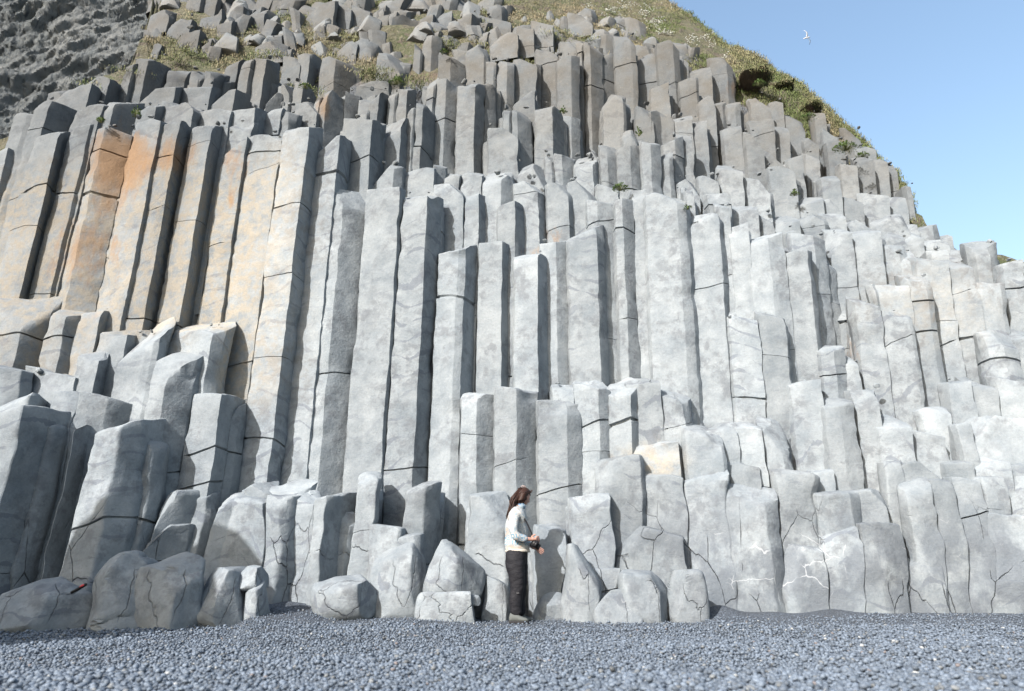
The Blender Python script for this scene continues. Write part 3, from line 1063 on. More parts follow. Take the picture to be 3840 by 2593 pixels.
boulder('boulder cut by a dark crack near its base, rightmost of three in a row', 2528, 2655, 2148, 2345, 8.52, 18, .3, box=5, ncut=5)
boulder('low rounded rock in the shadow of the woman by her boots', 2015, 2170, 2215, 2340, 8.78, 19, .25)
boulder('low pale rock behind the calves of the woman', 1795, 1915, 2160, 2340, 8.75, 20, .25, box=3.5)
o = boulder('small flat oval stone lying on a ledge below the dome shaped boulder', 1742, 1786, 2236, 2254, 8.38, 21, .05)
o = boulder('single whitish stone lying on the small gravel mound', 2742, 2768, 2320, 2332, 8.4, 22, .04)

# unseen tall rock added left of the frame to shade the lower-left rocks
def shade_rock():
    bag_ = Bag(); rs = np.random.RandomState(31)
    for (x, y, w, d, h) in OUT:
        V = _IV * 1.0; V = np.sign(V) * np.abs(V) ** .4; V /= np.abs(V).max()
        V = V * np.array([w, d, h / 2]) + np.array([0, 0, h / 2 - .3]) ; V += vnoise3(V * 1.2 + x, 3) * .22 + vnoise3(V * 3 + y, 4) * .08
        V += np.array([x, y, 0]); bag_.add(V, _IF, rock_attrs(V, rs))
    o = bag_.build('shade_rock', M_BASALT, sharp=40)
    tag(o, 'unseen rock added to cast shade on the lower left rocks', 'rock', kind='structure')
OUT = [(-8.15, 3.0, .75, .8, 5.6), (-7.35, 3.0, .4, .7, 4.7), (-9.3, 3.2, .7, .8, 4.6)]
shade_rock()

# broken column stubs standing out of the upper slope
rr = np.random.RandomState(123); stubs = Bag()
for k in range(430):
    px = rr.uniform(580, 2720); v = rr.uniform(.02, 1)
    if px > 1900 and v > .6 - (px - 1900) / 2200 + rr.uniform(-.25, .2): continue
    p = hill_surf(px, v); qx, qy = proj(np.array([p.x]), np.array([p.y]), np.array([p.z]))
    if qy[0] < -40 or qy[0] > 240 or qx[0] < 560: continue
    w = rr.uniform(40, 92); x0 = qx[0] - w / 2; a_ = x0 + w * rr.uniform(.15, .35); b_ = x0 + w * rr.uniform(.6, .8)
    s = dict(Y=p.y - .12, yt=qy[0] - rr.uniform(20, 85), xs=[x0, a_, b_, x0 + w], fc=[['a', 'b', 'b'][k % 3], ['b', 'c', 'b'][k % 3], ['m', 'd', 'd'][k % 3]], e=False, p=True, k=False, lean=rr.uniform(-.25, .25), s=None)
    V, F, A = build_column(s, 9000 + k); A['brown'] = A['brown'] * 0 + 1; stubs.add(V, F, A)
o = stubs.build('broken_stubs', M_BASALT, sharp=32)
o.parent = cliff; o.matrix_parent_inverse = Matrix.Translation(-CL); tag(o, kind='stuff')

# rubble caught on the column tops and ledges
_V2, _F2 = ico(2); rub = Bag(); rr = np.random.RandomState(55)
for s in SPECS:
    if s['yt'] > 1450 or s['e']: continue
    for q in range(rr.poisson(.8)):
        x = rr.uniform(s['xs'][0], s['xs'][-1]); c = np.array(at(x, s['yt'] - 2, s['Y'] + rr.uniform(.05, .3)))
        V = _V2.copy()
        for k in range(7):
            n_ = rr.normal(size=3); n_ /= np.linalg.norm(n_); h = V @ n_ - rr.uniform(.4, .8); V -= np.clip(h, 0, 9)[:, None] * n_
        r_ = rr.uniform(.015, .06); V = V * np.array([r_, r_, r_ * .8]) * rr.uniform(.7, 1.4, 3) + c
        A = rock_attrs(V, rr); rub.add(V, _F2, A)
o = rub.build('rubble', M_BASALT, smooth=False)
o.parent = cliff; o.matrix_parent_inverse = Matrix.Translation(-CL); tag(o, kind='stuff')

# loose angular rocks on the upper slope
GREY_ROCK = []
rr = np.random.RandomState(77)
kinds = []
for k in range(7):
    V = rock_shape(200 + k, .30, .28, .26, ncut=12, box=5, rough=.02)[:, :]
    kinds.append(V)
_IV4, _IF4 = ico(4)
kinds = []
for k in range(7):
    sv = _IV; _IV = _IV4; V = rock_shape(200 + k, .34, .32, .34, ncut=20, box=9, rough=.018); _IV = sv
    at_ = dict(tint=np.full(len(V), .95), rust=np.zeros(len(V)), cream=np.zeros(len(V)), brown=np.full(len(V), .85), wash=np.zeros(len(V)), worn=np.zeros(len(V)), cid=np.zeros(len(V)), dark=np.zeros(len(V)))
    kinds.append((V, at_))
base_rocks = []
n_loose = 0
for k in range(70):
    px = rr.uniform(600, 2330); v = rr.uniform(.12, 1) ** 1.2
    if px > 1950 and v > .55: continue
    p = hill_surf(px, v)
    qx, qy = proj(np.array([p.x]), np.array([p.y]), np.array([p.z]))
    if qy[0] < -60 or qy[0] > 210: continue
    kk = k % 7; s = rr.uniform(.4, 1.15)
    if len(base_rocks) <= kk: kk = len(base_rocks)
    if kk >= len(base_rocks):
        V, at_ = kinds[kk]; o = make_mesh('loose_rock', V, _IF4, M_BASALT, attrs=at_, sharp=30); base_rocks.append(o)
    else:
        o = base_rocks[kk].copy(); col.objects.link(o)
    o.location = (p.x, p.y + .05, p.z + .08 * s); o.rotation_euler = (rr.uniform(-.3, .3), rr.uniform(-.3, .3), rr.uniform(0, 6.28)); o.scale = (s, s * rr.uniform(.8, 1.2), s * rr.uniform(.8, 1.5))
    tag(o, 'angular grey brown rock lying among grass on the slope above the columns', 'rock', 'loose rocks on the upper slope')
    n_loose += 1

# ------------------------------------------------------------------ turf mounds, grass, flowers, plants
def mound(px, py, Y, w, h, d, seed):
    c = at(px, py, Y); V = _IV4 * np.array([w, d, h * .62])
    under = np.clip(.25 - _IV4[:, 2], 0, 1)
    V += vnoise3(V * 2.5 + seed, 3) * .16 + vnoise3(V * 5 + seed, 3) * .07 + vnoise3(V * 9 + seed, 4) * .04
    V[:, 1] += under * .25
    o = make_mesh('turf_mound', V, _IF4, M_HILL, attrs={'stone': np.zeros(len(V)), 'soil': np.clip(1.4 * (-.05 - _IV4[:, 2]) + .4, 0, .8)})
    o.parent = hill; o.location = c
    return c, w, h, d
MOUNDS = [mound(*a) for a in ((2830, 300, 14.1, .42, .15, .45, 1), (2935, 330, 14.75, .24, .09, .3, 3), (3035, 412, 14.5, .26, .12, .4, 4))]
def grass_material():
    m, nt, b = new_mat('grass_blade', .8); N = NB(nt)
    nt.links.new(N.attr('gcol', 'Color'), b.inputs['Base Color'])
    return m
M_GRASS = grass_material()
rg = np.random.RandomState(3)
roots = []
tries = 0
while len(roots) < 14000 and tries < 60000:
    tries += 1
    px = rg.uniform(560, 3420); v = rg.uniform(0.02, 1.04)
    p = hill_surf(px, min(v, 1))
    d = float(vnoise(np.array([[p.x * .8, p.y * .8, 3]]), 44)[0])
    right = px > 1900
    if right:
        if d < -.4: continue
    elif d < .0 - .1: continue
    qx, qy = proj(np.array([p.x]), np.array([p.y]), np.array([p.z]))
    if qy[0] < -80: continue
    green = float(vnoise(np.array([[p.x * 1.4, p.y * 1.4, 7]]), 48)[0])
    roots.append((p.x, p.y, p.z, green, 1.0))
for c, w, h, d in MOUNDS:
    for k in range(int(1500 * w)):
        a = rg.uniform(0, 6.28); r_ = math.sqrt(rg.rand()); 
        zz = math.sqrt(max(0, 1 - r_ * r_)) * h * rg.choice([1, 1, .3, -.3])
        roots.append((c.x + math.cos(a) * r_ * w, c.y + math.sin(a) * r_ * d, c.z + zz - .02, rg.uniform(-.4, .6), .8))
# small tufts on the ledges
for (px, py, Y, k) in ((300, 305, 10.4, 10), (340, 300, 10.6, 25), (470, 245, 10.8, 20), (1380, 255, 12, 90), (1430, 262, 12, 60), (1560, 285, 12, 80), (1130, 320, 11.6, 50), (1160, 325, 11.6, 40),
                       (1020, 190, 12.2, 60), (960, 200, 12, 60), (690, 185, 12.2, 60), (760, 160, 12.6, 60), (640, 190, 11.8, 50), (1680, 150, 13, 90), (1720, 165, 13, 60), (1570, 115, 13.6, 70), (2090, 110, 13.3, 50), (2200, 135, 13.6, 60)):
    c = at(px, py, Y)
    for q in range(k): roots.append((c.x + rg.normal(0, .18), c.y + rg.uniform(0, .4), c.z + rg.normal(0, .03), rg.uniform(-.3, .7), .7))
roots = np.array(roots); nb_ = 9
n = len(roots) * nb_
rt_ = np.repeat(roots, nb_, 0)
base = rt_[:, :3] + np.column_stack([rg.normal(0, .05, n), rg.normal(0, .05, n), rg.normal(0, .008, n) - .02])
L = rg.uniform(.04, .12, n) * rt_[:, 4]; a = rg.uniform(0, 6.28, n); bend = rg.uniform(.1, .9, n)
dirx, diry = np.cos(a), np.sin(a); w_ = rg.uniform(.004, .008, n)
sxv, syv = -diry * w_, dirx * w_
mid = base + np.column_stack([dirx * L * bend * .3, diry * L * bend * .3, L * .6])
tip = base + np.column_stack([dirx * L * bend, diry * L * bend, L * (1 - bend * .35)])
sd_ = np.column_stack([sxv, syv, 0 * sxv])
V = np.stack([base - sd_, base + sd_, mid + sd_ * .7, mid - sd_ * .7, tip], 1).reshape(-1, 3)
ix = np.arange(n) * 5
F = np.concatenate([np.column_stack([ix, ix + 1, ix + 2]), np.column_stack([ix, ix + 2, ix + 3]), np.column_stack([ix + 3, ix + 2, ix + 4])])
g = np.clip(rt_[:, 3] * .9 + .5 + rg.normal(0, .18, n), 0, 1)[:, None]
C = (1 - g) * np.array([[.215, .185, .12]]) + g * np.array([[.095, .122, .045]])
C *= rg.uniform(.7, 1.25, (n, 1))
grass = make_mesh('grass', V, F, M_GRASS, attrs={'gcol': np.repeat(C, 5, 0)}, smooth=False)
tag(grass, 'dry and green grass growing over the slope and between the rocks', 'grass', kind='stuff')
# white flower patches
fl = []
_V1, _F1 = ico(1)
fb = Bag()
for (cx, cy, sx_, sy_, k) in ((2290, 55, 25, 10, 70), (2345, 35, 28, 10, 60), (2415, 58, 20, 10, 60), (2335, 88, 12, 14, 40), (2460, 98, 35, 14, 90), (2500, 135, 22, 8, 50), (2595, 160, 22, 10, 50),
                              (2380, 120, 15, 8, 25), (2650, 150, 20, 10, 30), (2670, 180, 12, 8, 20), (2210, 40, 20, 10, 20), (1490, 28, 12, 5, 14), (2480, 30, 60, 15, 25), (915, 55, 15, 6, 14), (2720, 225, 10, 8, 12)):
    for q in range(k):
        px = cx + rg.normal(0, sx_ * .6); py = cy + rg.normal(0, sy_ * .6)
        best = None
        for v in np.linspace(0, 1, 25):
            p = hill_surf(px, v); b_ = proj(np.array([p.x]), np.array([p.y]), np.array([p.z]))[1][0]
            if best is None or abs(b_ - py) < best[0]: best = (abs(b_ - py), p)
        p = best[1]; r_ = rg.uniform(.012, .026)
        fb.add(_V1 * np.array([r_, r_, r_ * .6]) + np.array([p.x + rg.normal(0, .05), p.y - .03 + rg.normal(0, .05), p.z + rg.uniform(.05, .13)]), _F1)
M_FLOWER, _, b_ = new_mat('white_petals', .7); b_.inputs['Base Color'].default_value = (.42, .43, .40, 1)
tag(fb.build('flowers', M_FLOWER), 'small white flowers scattered in patches over the grassy slope', 'flowers', kind='stuff')

M_LEAF, nt_, b_ = new_mat('plant_leaf', .55); N_ = NB(nt_)
nt_.links.new(N_.mix(N_.ramp(N_.noise(N_.coord(), 9, 2), [(.35, 0), (.65, 1)]), (.045, .078, .024), (.10, .145, .04)), b_.inputs['Base Color'])
M_STEM, _, b_ = new_mat('plant_stem', .8); b_.inputs['Base Color'].default_value = (.12, .13, .06, 1)
def plant(label, px, py, Y, w, h, k, seed):
    rs = np.random.RandomState(seed); c = at(px, py, Y)
    e_ = empty('plant', c); tag(e_, label, 'plant', 'green plants rooted on rock ledges')
    V = []; F = []; SV = []; SF = []
    for q in range(k):
        a = rs.uniform(0, 6.28); r_ = rs.rand() ** .6; el = rs.uniform(0, 1.2)
        p = np.array([math.cos(a) * r_ * w, math.sin(a) * r_ * w * .6 - .02, h * (1 - r_ * r_) * rs.uniform(.2, 1)])
        d = np.array([math.cos(a) * math.cos(el), math.sin(a) * math.cos(el), math.sin(el)]); sd = np.array([-math.sin(a), math.cos(a), 0])
        L = rs.uniform(.03, .06); up = np.array([0, 0, 1.])
        b0 = len(V)
        V += [p, p + d * L * .5 + sd * L * .28 + up * L * .1, p + d * L, p + d * L * .5 - sd * L * .28 + up * L * .1, p + d * L * .5 - up * .004]
        F += [(b0, b0 + 1, b0 + 4), (b0 + 1, b0 + 2, b0 + 4), (b0 + 2, b0 + 3, b0 + 4), (b0 + 3, b0, b0 + 4)]
        b0 = len(SV); t = .002
        SV += [(0 - t, 0, 0), (t, 0, 0), tuple(p + [t, 0, 0]), tuple(p - [t, 0, 0]), (0, t, 0), tuple(p + [0, t, 0])]
        SF += [(b0, b0 + 1, b0 + 2, b0 + 3), (b0, b0 + 4, b0 + 5, b0 + 3), (b0 + 1, b0 + 4, b0 + 5, b0 + 2)]
    make_mesh('leaves', np.array(V), F, M_LEAF, e_, smooth=False); make_mesh('stems', np.array(SV), SF, M_STEM, e_, smooth=False)
plant('dense leafy green plant in a soil pocket left of the tall twin columns', 1487, 318, 11.75, .15, .20, 170, 1)
plant('yellow green tuft on a ledge in the middle of the columns', 2327, 716, 10.2, .13, .12, 120, 2)
plant('thin green sprig growing from a crack with a pale flower above', 2397, 512, 11.4, .05, .22, 50, 3)
plant('wide dark green bush on the right shoulder of the cliff', 3172, 565, 12.7, .28, .20, 260, 4)
plant('lone round green plant on a bare grey face at right', 2980, 735, 11.7, .07, .13, 70, 5)
plant('dark green bush under the overhanging turf', 2848, 322, 13.4, .14, .17, 140, 6)
plant('small green plant wedged beside a column half way up the wall', 2113, 428, 11.0, .05, .14, 50, 7)
plant('green plant hanging beside the rusty top of the left columns', 512, 438, 9.75, .06, .18, 70, 8)
plant('bright green sprig above the rust orange column at left', 378, 462, 9.7, .05, .12, 50, 9)
plant('small green weeds on the short column stubs near the left ridge', 1145, 332, 10.85, .10, .09, 70, 10)
plant('bright green leaves on top of a broken block at upper middle', 1665, 202, 12.1, .07, .1, 60, 11)
plant('green weeds low on the right hand ledge near the skyline', 3235, 590, 12.5, .13, .09, 90, 12)
plant('green plants along the turf edge right of the tall upper columns', 3030, 450, 13.2, .22, .12, 130, 13)
plant('tiny green sprout on top of the column right of centre', 2578, 787, 9.9, .05, .06, 30, 14)

# ------------------------------------------------------------------ birds, litter
M_BIRDW, _, b_ = new_mat('white_plumage', .7); b_.inputs['Base Color'].default_value = (.42, .43, .45, 1)
M_BIRDSHADE, _, b_ = new_mat('shaded_wing', .7); b_.inputs['Base Color'].default_value = (.10, .14, .20, 1)  # white plumage in shade, the shade put into one wing's colour
def loft(rings):
    V = np.concatenate([np.array(r) for r in rings]); m = len(rings[0]); F = []
    for k in range(len(rings) - 1):
        for j in range(m): F.append((k * m + j, k * m + (j + 1) % m, (k + 1) * m + (j + 1) % m, (k + 1) * m + j))
    F.append(tuple(range(m))[::-1]); F.append(tuple((len(rings) - 1) * m + j for j in range(m)))
    return V, F
def tube(points, radii, m=10, up=(0, 0, 1)):
    rings = []
    P = [np.array(p, float) for p in points]
    for i, p in enumerate(P):
        t = P[min(i + 1, len(P) - 1)] - P[max(i - 1, 0)]; t /= np.linalg.norm(t) + 1e-9
        s = np.cross(t, up); 
        if np.linalg.norm(s) < .05: s = np.cross(t, (1, 0, 0))
        s /= np.linalg.norm(s); u = np.cross(s, t)
        r = radii[i]; rx, ry = (r if hasattr(r, '__len__') else (r, r))
        rings.append([p + s * rx * math.cos(a) + u * ry * math.sin(a) for a in np.linspace(0, 2 * math.pi, m, endpoint=False)])
    return loft(rings)
def bird(label, px, py, Y, s, rot, wing_mat):
    e_ = empty('seabird', at(px, py, Y)); e_.rotation_euler = rot; e_.scale = (s, s, s)
    tag(e_, label, 'bird')
    V, F = tube([(-.24, 0, -.02), (-.14, 0, 0), (0, 0, .01), (.12, 0, .02), (.18, 0, .03), (.225, 0, .025), (.27, 0, .01)], [(.035, .008), .035, .05, .045, .035, .028, .006])
    make_mesh('body', V, F, M_BIRDW, e_)
    for sg in (1, -1):
        rings = []
        for t in np.linspace(0, 1, 7):
            y = sg * (.03 + .5 * t); z = .02 + .14 * math.sin(t * 2.0) - .08 * t * t; x0 = .07 + .06 * math.sin(t * 3) - .14 * t * t; c = .13 * (1 - t) ** .6 + .015
            rings.append([(x0, y, z), (x0 - c * .4, y, z + .012 * (1 - t) + .002), (x0 - c, y, z), (x0 - c * .4, y, z - .004)])
        V, F = loft(rings); make_mesh('wing', V, F, wing_mat if sg < 0 else M_BIRDW, e_)
    V, F = tube([(.26, 0, .012), (.30, 0, .0)], [.008, .002], 6)
    make_mesh('beak', V, F, M_STEM, e_)
bird('white seabird gliding alone in the blue sky', 3025, 143, 22, .62, (math.radians(98), math.radians(-20), math.radians(10)), M_BIRDSHADE)
bird('tiny dark bird flying low beside the right skyline of the cliff', 3425, 775, 17, .3, (math.radians(20), math.radians(-15), 0), M_BIRDSHADE)
M_DARKPL, _, b_ = new_mat('dark_plastic', .45); b_.inputs['Base Color'].default_value = (.012, .012, .014, 1)
M_RED, _, b_ = new_mat('red_plastic', .4); b_.inputs['Base Color'].default_value = (.50, .045, .05, 1)
lt = empty('litter', at(304, 2203, 7.28), 0); tag(lt, 'small black and red piece of litter wedged in the crack of the wrinkled rock', 'litter')
V, F = tube([(-.085, 0, -.05), (-.04, 0, -.025), (.02, 0, .012), (.045, 0, .028), (.05, 0, .031)], [(.02, .014), (.022, .016), (.022, .016), (.020, .015), (.012, .01)], 12)
make_mesh('case', V, F, M_DARKPL, lt)
V, F = tube([(.0, -.017, .004), (.018, -.02, .014), (.036, -.017, .024)], [.008, .011, .008], 10)
make_mesh('red_cap', V, F, M_RED, lt)
# ------------------------------------------------------------------ the woman in front of the rocks
PY0 = 8.45
PF = at(1938, 2336, PY0)
def J(px, py, dy=0.0):
    p = at(px, py, PY0 + dy) - PF
    return (p.x, p.y, p.z)
def skin_geo(joints, edges, root=0, levels=2):
    """joints: (xyz, (rx, ry)); a Skin modifier grown over the edges, evaluated to one surface"""
    me = bpy.data.meshes.new('tmp'); me.from_pydata([j[0] for j in joints], edges, [])
    o = bpy.data.objects.new('tmp', me); col.objects.link(o)
    m = o.modifiers.new('s', 'SKIN'); m.use_smooth_shade = True
    for i, j in enumerate(joints):
        r = j[1]; me.skin_vertices[0].data[i].radius = r if hasattr(r, '__len__') else (r, r)
        me.skin_vertices[0].data[i].use_root = (i == root)
    sm = o.modifiers.new('d', 'SUBSURF'); sm.levels = levels
    dg = bpy.context.evaluated_depsgraph_get(); ev = o.evaluated_get(dg); t = ev.to_mesh()
    V = np.array([v.co[:] for v in t.vertices]); F = [tuple(p.vertices) for p in t.polygons]
    ev.to_mesh_clear(); bpy.data.objects.remove(o); bpy.data.meshes.remove(me)
    return V, F
def merge(*gs):
    V = []; F = []; n = 0
    for v, f in gs:
        V.append(np.asarray(v)); F += [tuple(int(i) + n for i in q) for q in f]; n += len(v)
    return np.concatenate(V), F
M_SKIN, nt_, b_ = new_mat('skin', .55); b_.inputs['Base Color'].default_value = (.30, .175, .14, 1)
b_.inputs['Subsurface Weight'].default_value = .08
M_HAIR, nt_, b_ = new_mat('brown_hair', .5); N_ = NB(nt_)
nt_.links.new(N_.mix(N_.noise(N_.coord((60, 60, 6)), 3, 3), (.010, .005, .004), (.045, .019, .012)), b_.inputs['Base Color'])
M_TROUSER, nt_, b_ = new_mat('black_trousers', .75); N_ = NB(nt_); b_.inputs['Base Color'].default_value = (.008, .008, .011, 1)
nt_.links.new(N_.bump(N_.noise(N_.coord((1, 1, 1.6)), 14, 3), .8, .02), b_.inputs['Normal'])
M_BOOT, nt_, b_ = new_mat('grey_boot', .8); b_.inputs['Base Color'].default_value = (.085, .092, .09, 1)
M_SOLE, nt_, b_ = new_mat('boot_sole', .8); b_.inputs['Base Color'].default_value = (.02, .02, .022, 1)
M_LOGO, nt_, b_ = new_mat('pale_print', .6); b_.inputs['Base Color'].default_value = (.2, .2, .2, 1)
M_CREAM, nt_, b_ = new_mat('cream_fleece', .95); b_.inputs['Base Color'].default_value = (.40, .37, .33, 1)
def jacket_mat():
    m, nt, b = new_mat('patterned_fleece', .95); N = NB(nt); v = N.coord()
    w = N.n('ShaderNodeTexWave', wave_type='RINGS', rings_direction='SPHERICAL'); 
    vo = N.n('ShaderNodeTexVoronoi'); nt.links.new(v, vo.inputs['Vector']); vo.inputs['Scale'].default_value = 15
    sw = N.math('FRACT', N.math('MULTIPLY', N.math('ADD', vo.outputs['Distance'], N.math('MULTIPLY', N.noise(v, 20, 2), .25)), 4.0))
    line = N.ramp(sw, [(0.0, 1), (.42, 1), (.52, 0), (.9, 0), (1.0, 1)])
    sx = N.n('ShaderNodeSeparateXYZ'); nt.links.new(v, sx.inputs[0])
    zz = N.math('ADD', sx.outputs[2], N.math('MULTIPLY', N.noise(v, 9, 2), .05))
    zone = N.ramp(zz, [(.86, 0), (.89, 1), (.99, 1), (1.02, .1), (1.06, .1), (1.09, .9), (1.13, .9), (1.16, 0), (1.26, .1), (1.30, .9), (1.36, .5)])
    zr = zone.node.color_ramp
    c = N.mix(N.ramp(N.noise(v, 8, 2), [(.52, 0), (.60, .7)]), (.36, .355, .34), (.33, .25, .20))
    c = N.mix(N.math('MULTIPLY', line, zone), c, (.10, .20, .285))
    nt.links.new(c, b.inputs['Base Color'])
    nt.links.new(N.bump(N.noise(v, 70, 3), .5, .006, N.bump(N.noise(v, 11, 2), .6, .02)), b.inputs['Normal'])
    return m
# the ramp above works on 0..1 heights: object z is mapped below by scaling
M_JACKET = jacket_mat()
for n_ in M_JACKET.node_tree.nodes:
    if n_.type == 'VALTORGB' and len(n_.color_ramp.elements) == 11:
        for e_ in n_.color_ramp.elements: e_.position = e_.position / 1.5
        l_ = n_.inputs[0].links[0].from_socket
        mm = M_JACKET.node_tree.nodes.new('ShaderNodeMath'); mm.operation = 'DIVIDE'; mm.inputs[1].default_value = 1.5
        M_JACKET.node_tree.links.new(l_, mm.inputs[0]); M_JACKET.node_tree.links.new(mm.outputs[0], n_.inputs[0])
woman = empty('person', PF)
tag(woman, 'woman with long brown hair, pale patterned fleece and black trousers facing the rock wall', 'person')
# --- body: one surface (torso, neck, arms, hands, legs) with the sculpted head joined to it
NR, NL = -.10, .13     # nearer right side, farther left side
Jn = []; Ed = []
def add(p, r, prev=None):
    Jn.append((p, r)); i = len(Jn) - 1
    if prev is not None: Ed.append((prev, i))
    return i
pel = add(J(1937, 2082, .01), (.10, .11))
wa = add(J(1936, 2030, .01), (.08, .095), pel)
chs = add(J(1938, 1965, .01), (.085, .10), wa)
shc = add(J(1944, 1918, .01), (.06, .08), chs)
nk = add(J(1952, 1897, .01), (.048, .048), shc)
hd = add(J(1958, 1880, .01), (.05, .05), nk)
for sd2, hip, knee, ank, toe in ((0, J(1931, 2108, NR + .02), J(1940, 2200, NR + .02), J(1936, 2300, NR + .02), J(1958, 2326, NR + .03)), (1, J(1944, 2108, NL - .05), J(1951, 2200, NL - .03), J(1957, 2300, NL), J(1982, 2328, NL + .02))):
    a_ = add(hip, .088, pel); a_ = add(knee, .06, a_); a_ = add(ank, .032, a_)
HANDS = []
for side, sh, el, wr, hdv, pal in ((0, J(1931, 1922, NR - .03), J(1926, 2008, NR - .10), J(1985, 2023, NR - .06), (1, .25, .03), 'grip'), (1, J(1950, 1922, NL + .02), J(1948, 2005, NL + .07), J(1993, 2050, NL + .0), (.95, .1, -.42), 'open')):
    a_ = add(sh, .048, shc); a_ = add(el, .036, a_); w0 = add(wr, (.022, .026), a_)
    d = Vector(hdv).normalized(); wv = Vector(wr)
    palm = wv + d * .05; p_ = add(tuple(palm), (.030, .016), w0)
    upv = Vector((0, 0, 1)); lat = (upv - d * upv.dot(d)).normalized(); nrm = d.cross(lat)
    k0 = add(tuple(wv + d * .085), (.036, .014), p_)
    for q, (ln_, of) in enumerate(((.062, .028), (.07, .010), (.066, -.009), (.052, -.027))):
        b0 = wv + d * .088 + lat * of
        if pal == 'grip':
            curl = -nrm if nrm.y > 0 else nrm
            c1 = b0 + d * ln_ * .45 + curl * -.012; c2 = c1 + d * ln_ * .12 - lat * 0.012 + Vector((0, .03, -.006)); c3 = c2 + Vector((-.018, .012, -.008))
        else:
            c1 = b0 + d * ln_ * .5; c2 = c1 + d * ln_ * .35 + Vector((0, 0, -.003)); c3 = c2 + d * ln_ * .25 + Vector((0, 0, -.006))
        f0 = add(tuple(b0), .0095, k0); f1 = add(tuple(c1), .0085, f0); f2 = add(tuple(c2), .008, f1); add(tuple(c3), .0065, f2)
    t0 = wv + d * .03 + lat * (.03 if pal == 'grip' else .028); t1 = t0 + d * .03 + lat * .018; t2 = t1 + d * .022 + lat * .004
    f0 = add(tuple(t0), .012, p_); f1 = add(tuple(t1), .010, f0); add(tuple(t2), .0075, f1)
    HANDS.append((wv, d, lat))
bodyg = skin_geo(Jn, Ed, 0, 2)
# head: ellipsoid pulled into skull, jaw, nose, brow, lips, ear
V = _IV4.copy()
hx, hy, hz = V[:, 0].copy(), V[:, 1].copy(), V[:, 2].copy()
S = np.array([.088, .072, .108])
P = V * S
low = np.clip(-hz - .1, 0, 1)
P[:, 0] -= low * .028 * (hx < .35); P[:, 1] *= 1 - low * .35; P[:, 0] += low * .012 * np.clip(hx, 0, 1)
def blob(c, r, amt, dirv):
    global P
    w = np.exp(-(((V - np.array(c)) / np.array(r)) ** 2).sum(1))
    P = P + w[:, None] * np.array(dirv) * amt
blob((.98, 0, -.12), (.25, .16, .17), .030, (1, 0, -.15))      # nose
blob((.92, 0, .18), (.3, .6, .12), .007, (1, 0, 0))            # brow
blob((.85, .33, .02), (.2, .18, .13), -.010, (1, 0, 0)); blob((.85, -.33, .02), (.2, .18, .13), -.010, (1, 0, 0))
blob((.85, 0, -.48), (.25, .3, .07), .008, (1, 0, 0)); blob((.85, 0, -.60), (.25, .28, .06), .006, (1, 0, 0))
blob((.8, 0, -.88), (.3, .3, .15), .012, (1, 0, 0))
blob((0, 1, -.05), (.16, .3, .25), .012, (-.3, 1, 0)); blob((0, -1, -.05), (.16, .3, .25), .012, (-.3, -1, 0))
HC = np.array(J(1960, 1863, .01))
RH = np.array((Matrix.Rotation(math.radians(28), 3, 'Z') @ Matrix.Rotation(math.radians(24), 3, 'Y')))
headg = (P @ RH.T + HC, [tuple(f) for f in _IF4])
ears = []
for sg in (-1, 1):
    rings = []
    for t in np.linspace(0, 1, 6):
        r_ = .019 * math.sin(math.pi * (t * .8 + .1))
        rings.append([np.array([-.004 + r_ * .75 * math.cos(a) - .006, sg * (.072 + .014 * t * (1 - .4 * t)), -.012 + r_ * 1.5 * math.sin(a)]) for a in np.linspace(0, 6.283, 10, endpoint=False)])
    v, f = loft(rings); ears.append((v @ RH.T + HC, f))
bv, bf = merge(bodyg, headg, *ears)
body = make_mesh('body', bv, bf, M_SKIN, woman)
# eyes: small lids and brows
def on_head(p): return np.array(p) * S @ RH.T + HC
M_EYE, _, b_ = new_mat('dark_eye', .3); b_.inputs['Base Color'].default_value = (.03, .02, .018, 1)
for sg in (-1, 1):
    c = on_head((.88, sg * .36, .02)); make_mesh('eye', _V1 * .009 + c, _F1, M_EYE, woman)
    V_, F_ = tube([on_head((.93, sg * .15, .17)), on_head((.93, sg * .35, .2)), on_head((.84, sg * .52, .16))], [.003, .004, .002], 6)
    make_mesh('eyebrow', V_, F_, M_HAIR, woman)
V_, F_ = tube([on_head((.95, -.24, -.53)), on_head((1.03, 0, -.53)), on_head((.95, .24, -.53))], [.002, .005, .002], 6)
M_LIP, _, b_ = new_mat('lips', .5); b_.inputs['Base Color'].default_value = (.24, .08, .07, 1)
make_mesh('mouth', V_, F_, M_LIP, woman)
# --- trousers
T = []; E = []
def ad(p, r, prev=None):
    T.append((p, r)); i = len(T) - 1
    if prev is not None: E.append((prev, i))
    return i
a0 = ad(J(1935, 2084, .01), (.150, .145)); ad(J(1937, 2050, .01), (.12, .125), a0)
for hip, th, kn, cf, an in ((J(1931, 2108, NR + .03), J(1936, 2150, NR + .02), J(1942, 2200, NR + .02), J(1933, 2250, NR + .02), J(1937, 2314, NR + .02)),
                            (J(1943, 2108, NL - .05), J(1948, 2150, NL - .04), J(1952, 2200, NL - .03), J(1945, 2250, NL - .02), J(1954, 2314, NL))):
    q = ad(hip, (.125, .105), a0); q = ad(th, (.112, .095), q); q = ad(kn, (.082, .070), q); q = ad(cf, (.082, .068), q); ad(an, (.064, .058), q)
tv, tf = skin_geo(T, E, 0, 3)
tv = tv + vnoise3(tv * np.array([14, 14, 22.]), 5) * .006 + vnoise3(tv * 5, 7) * .006
trousers = make_mesh('trousers', tv, tf, M_TROUSER, woman)
lg = J(1941, 2224, NR - .058)
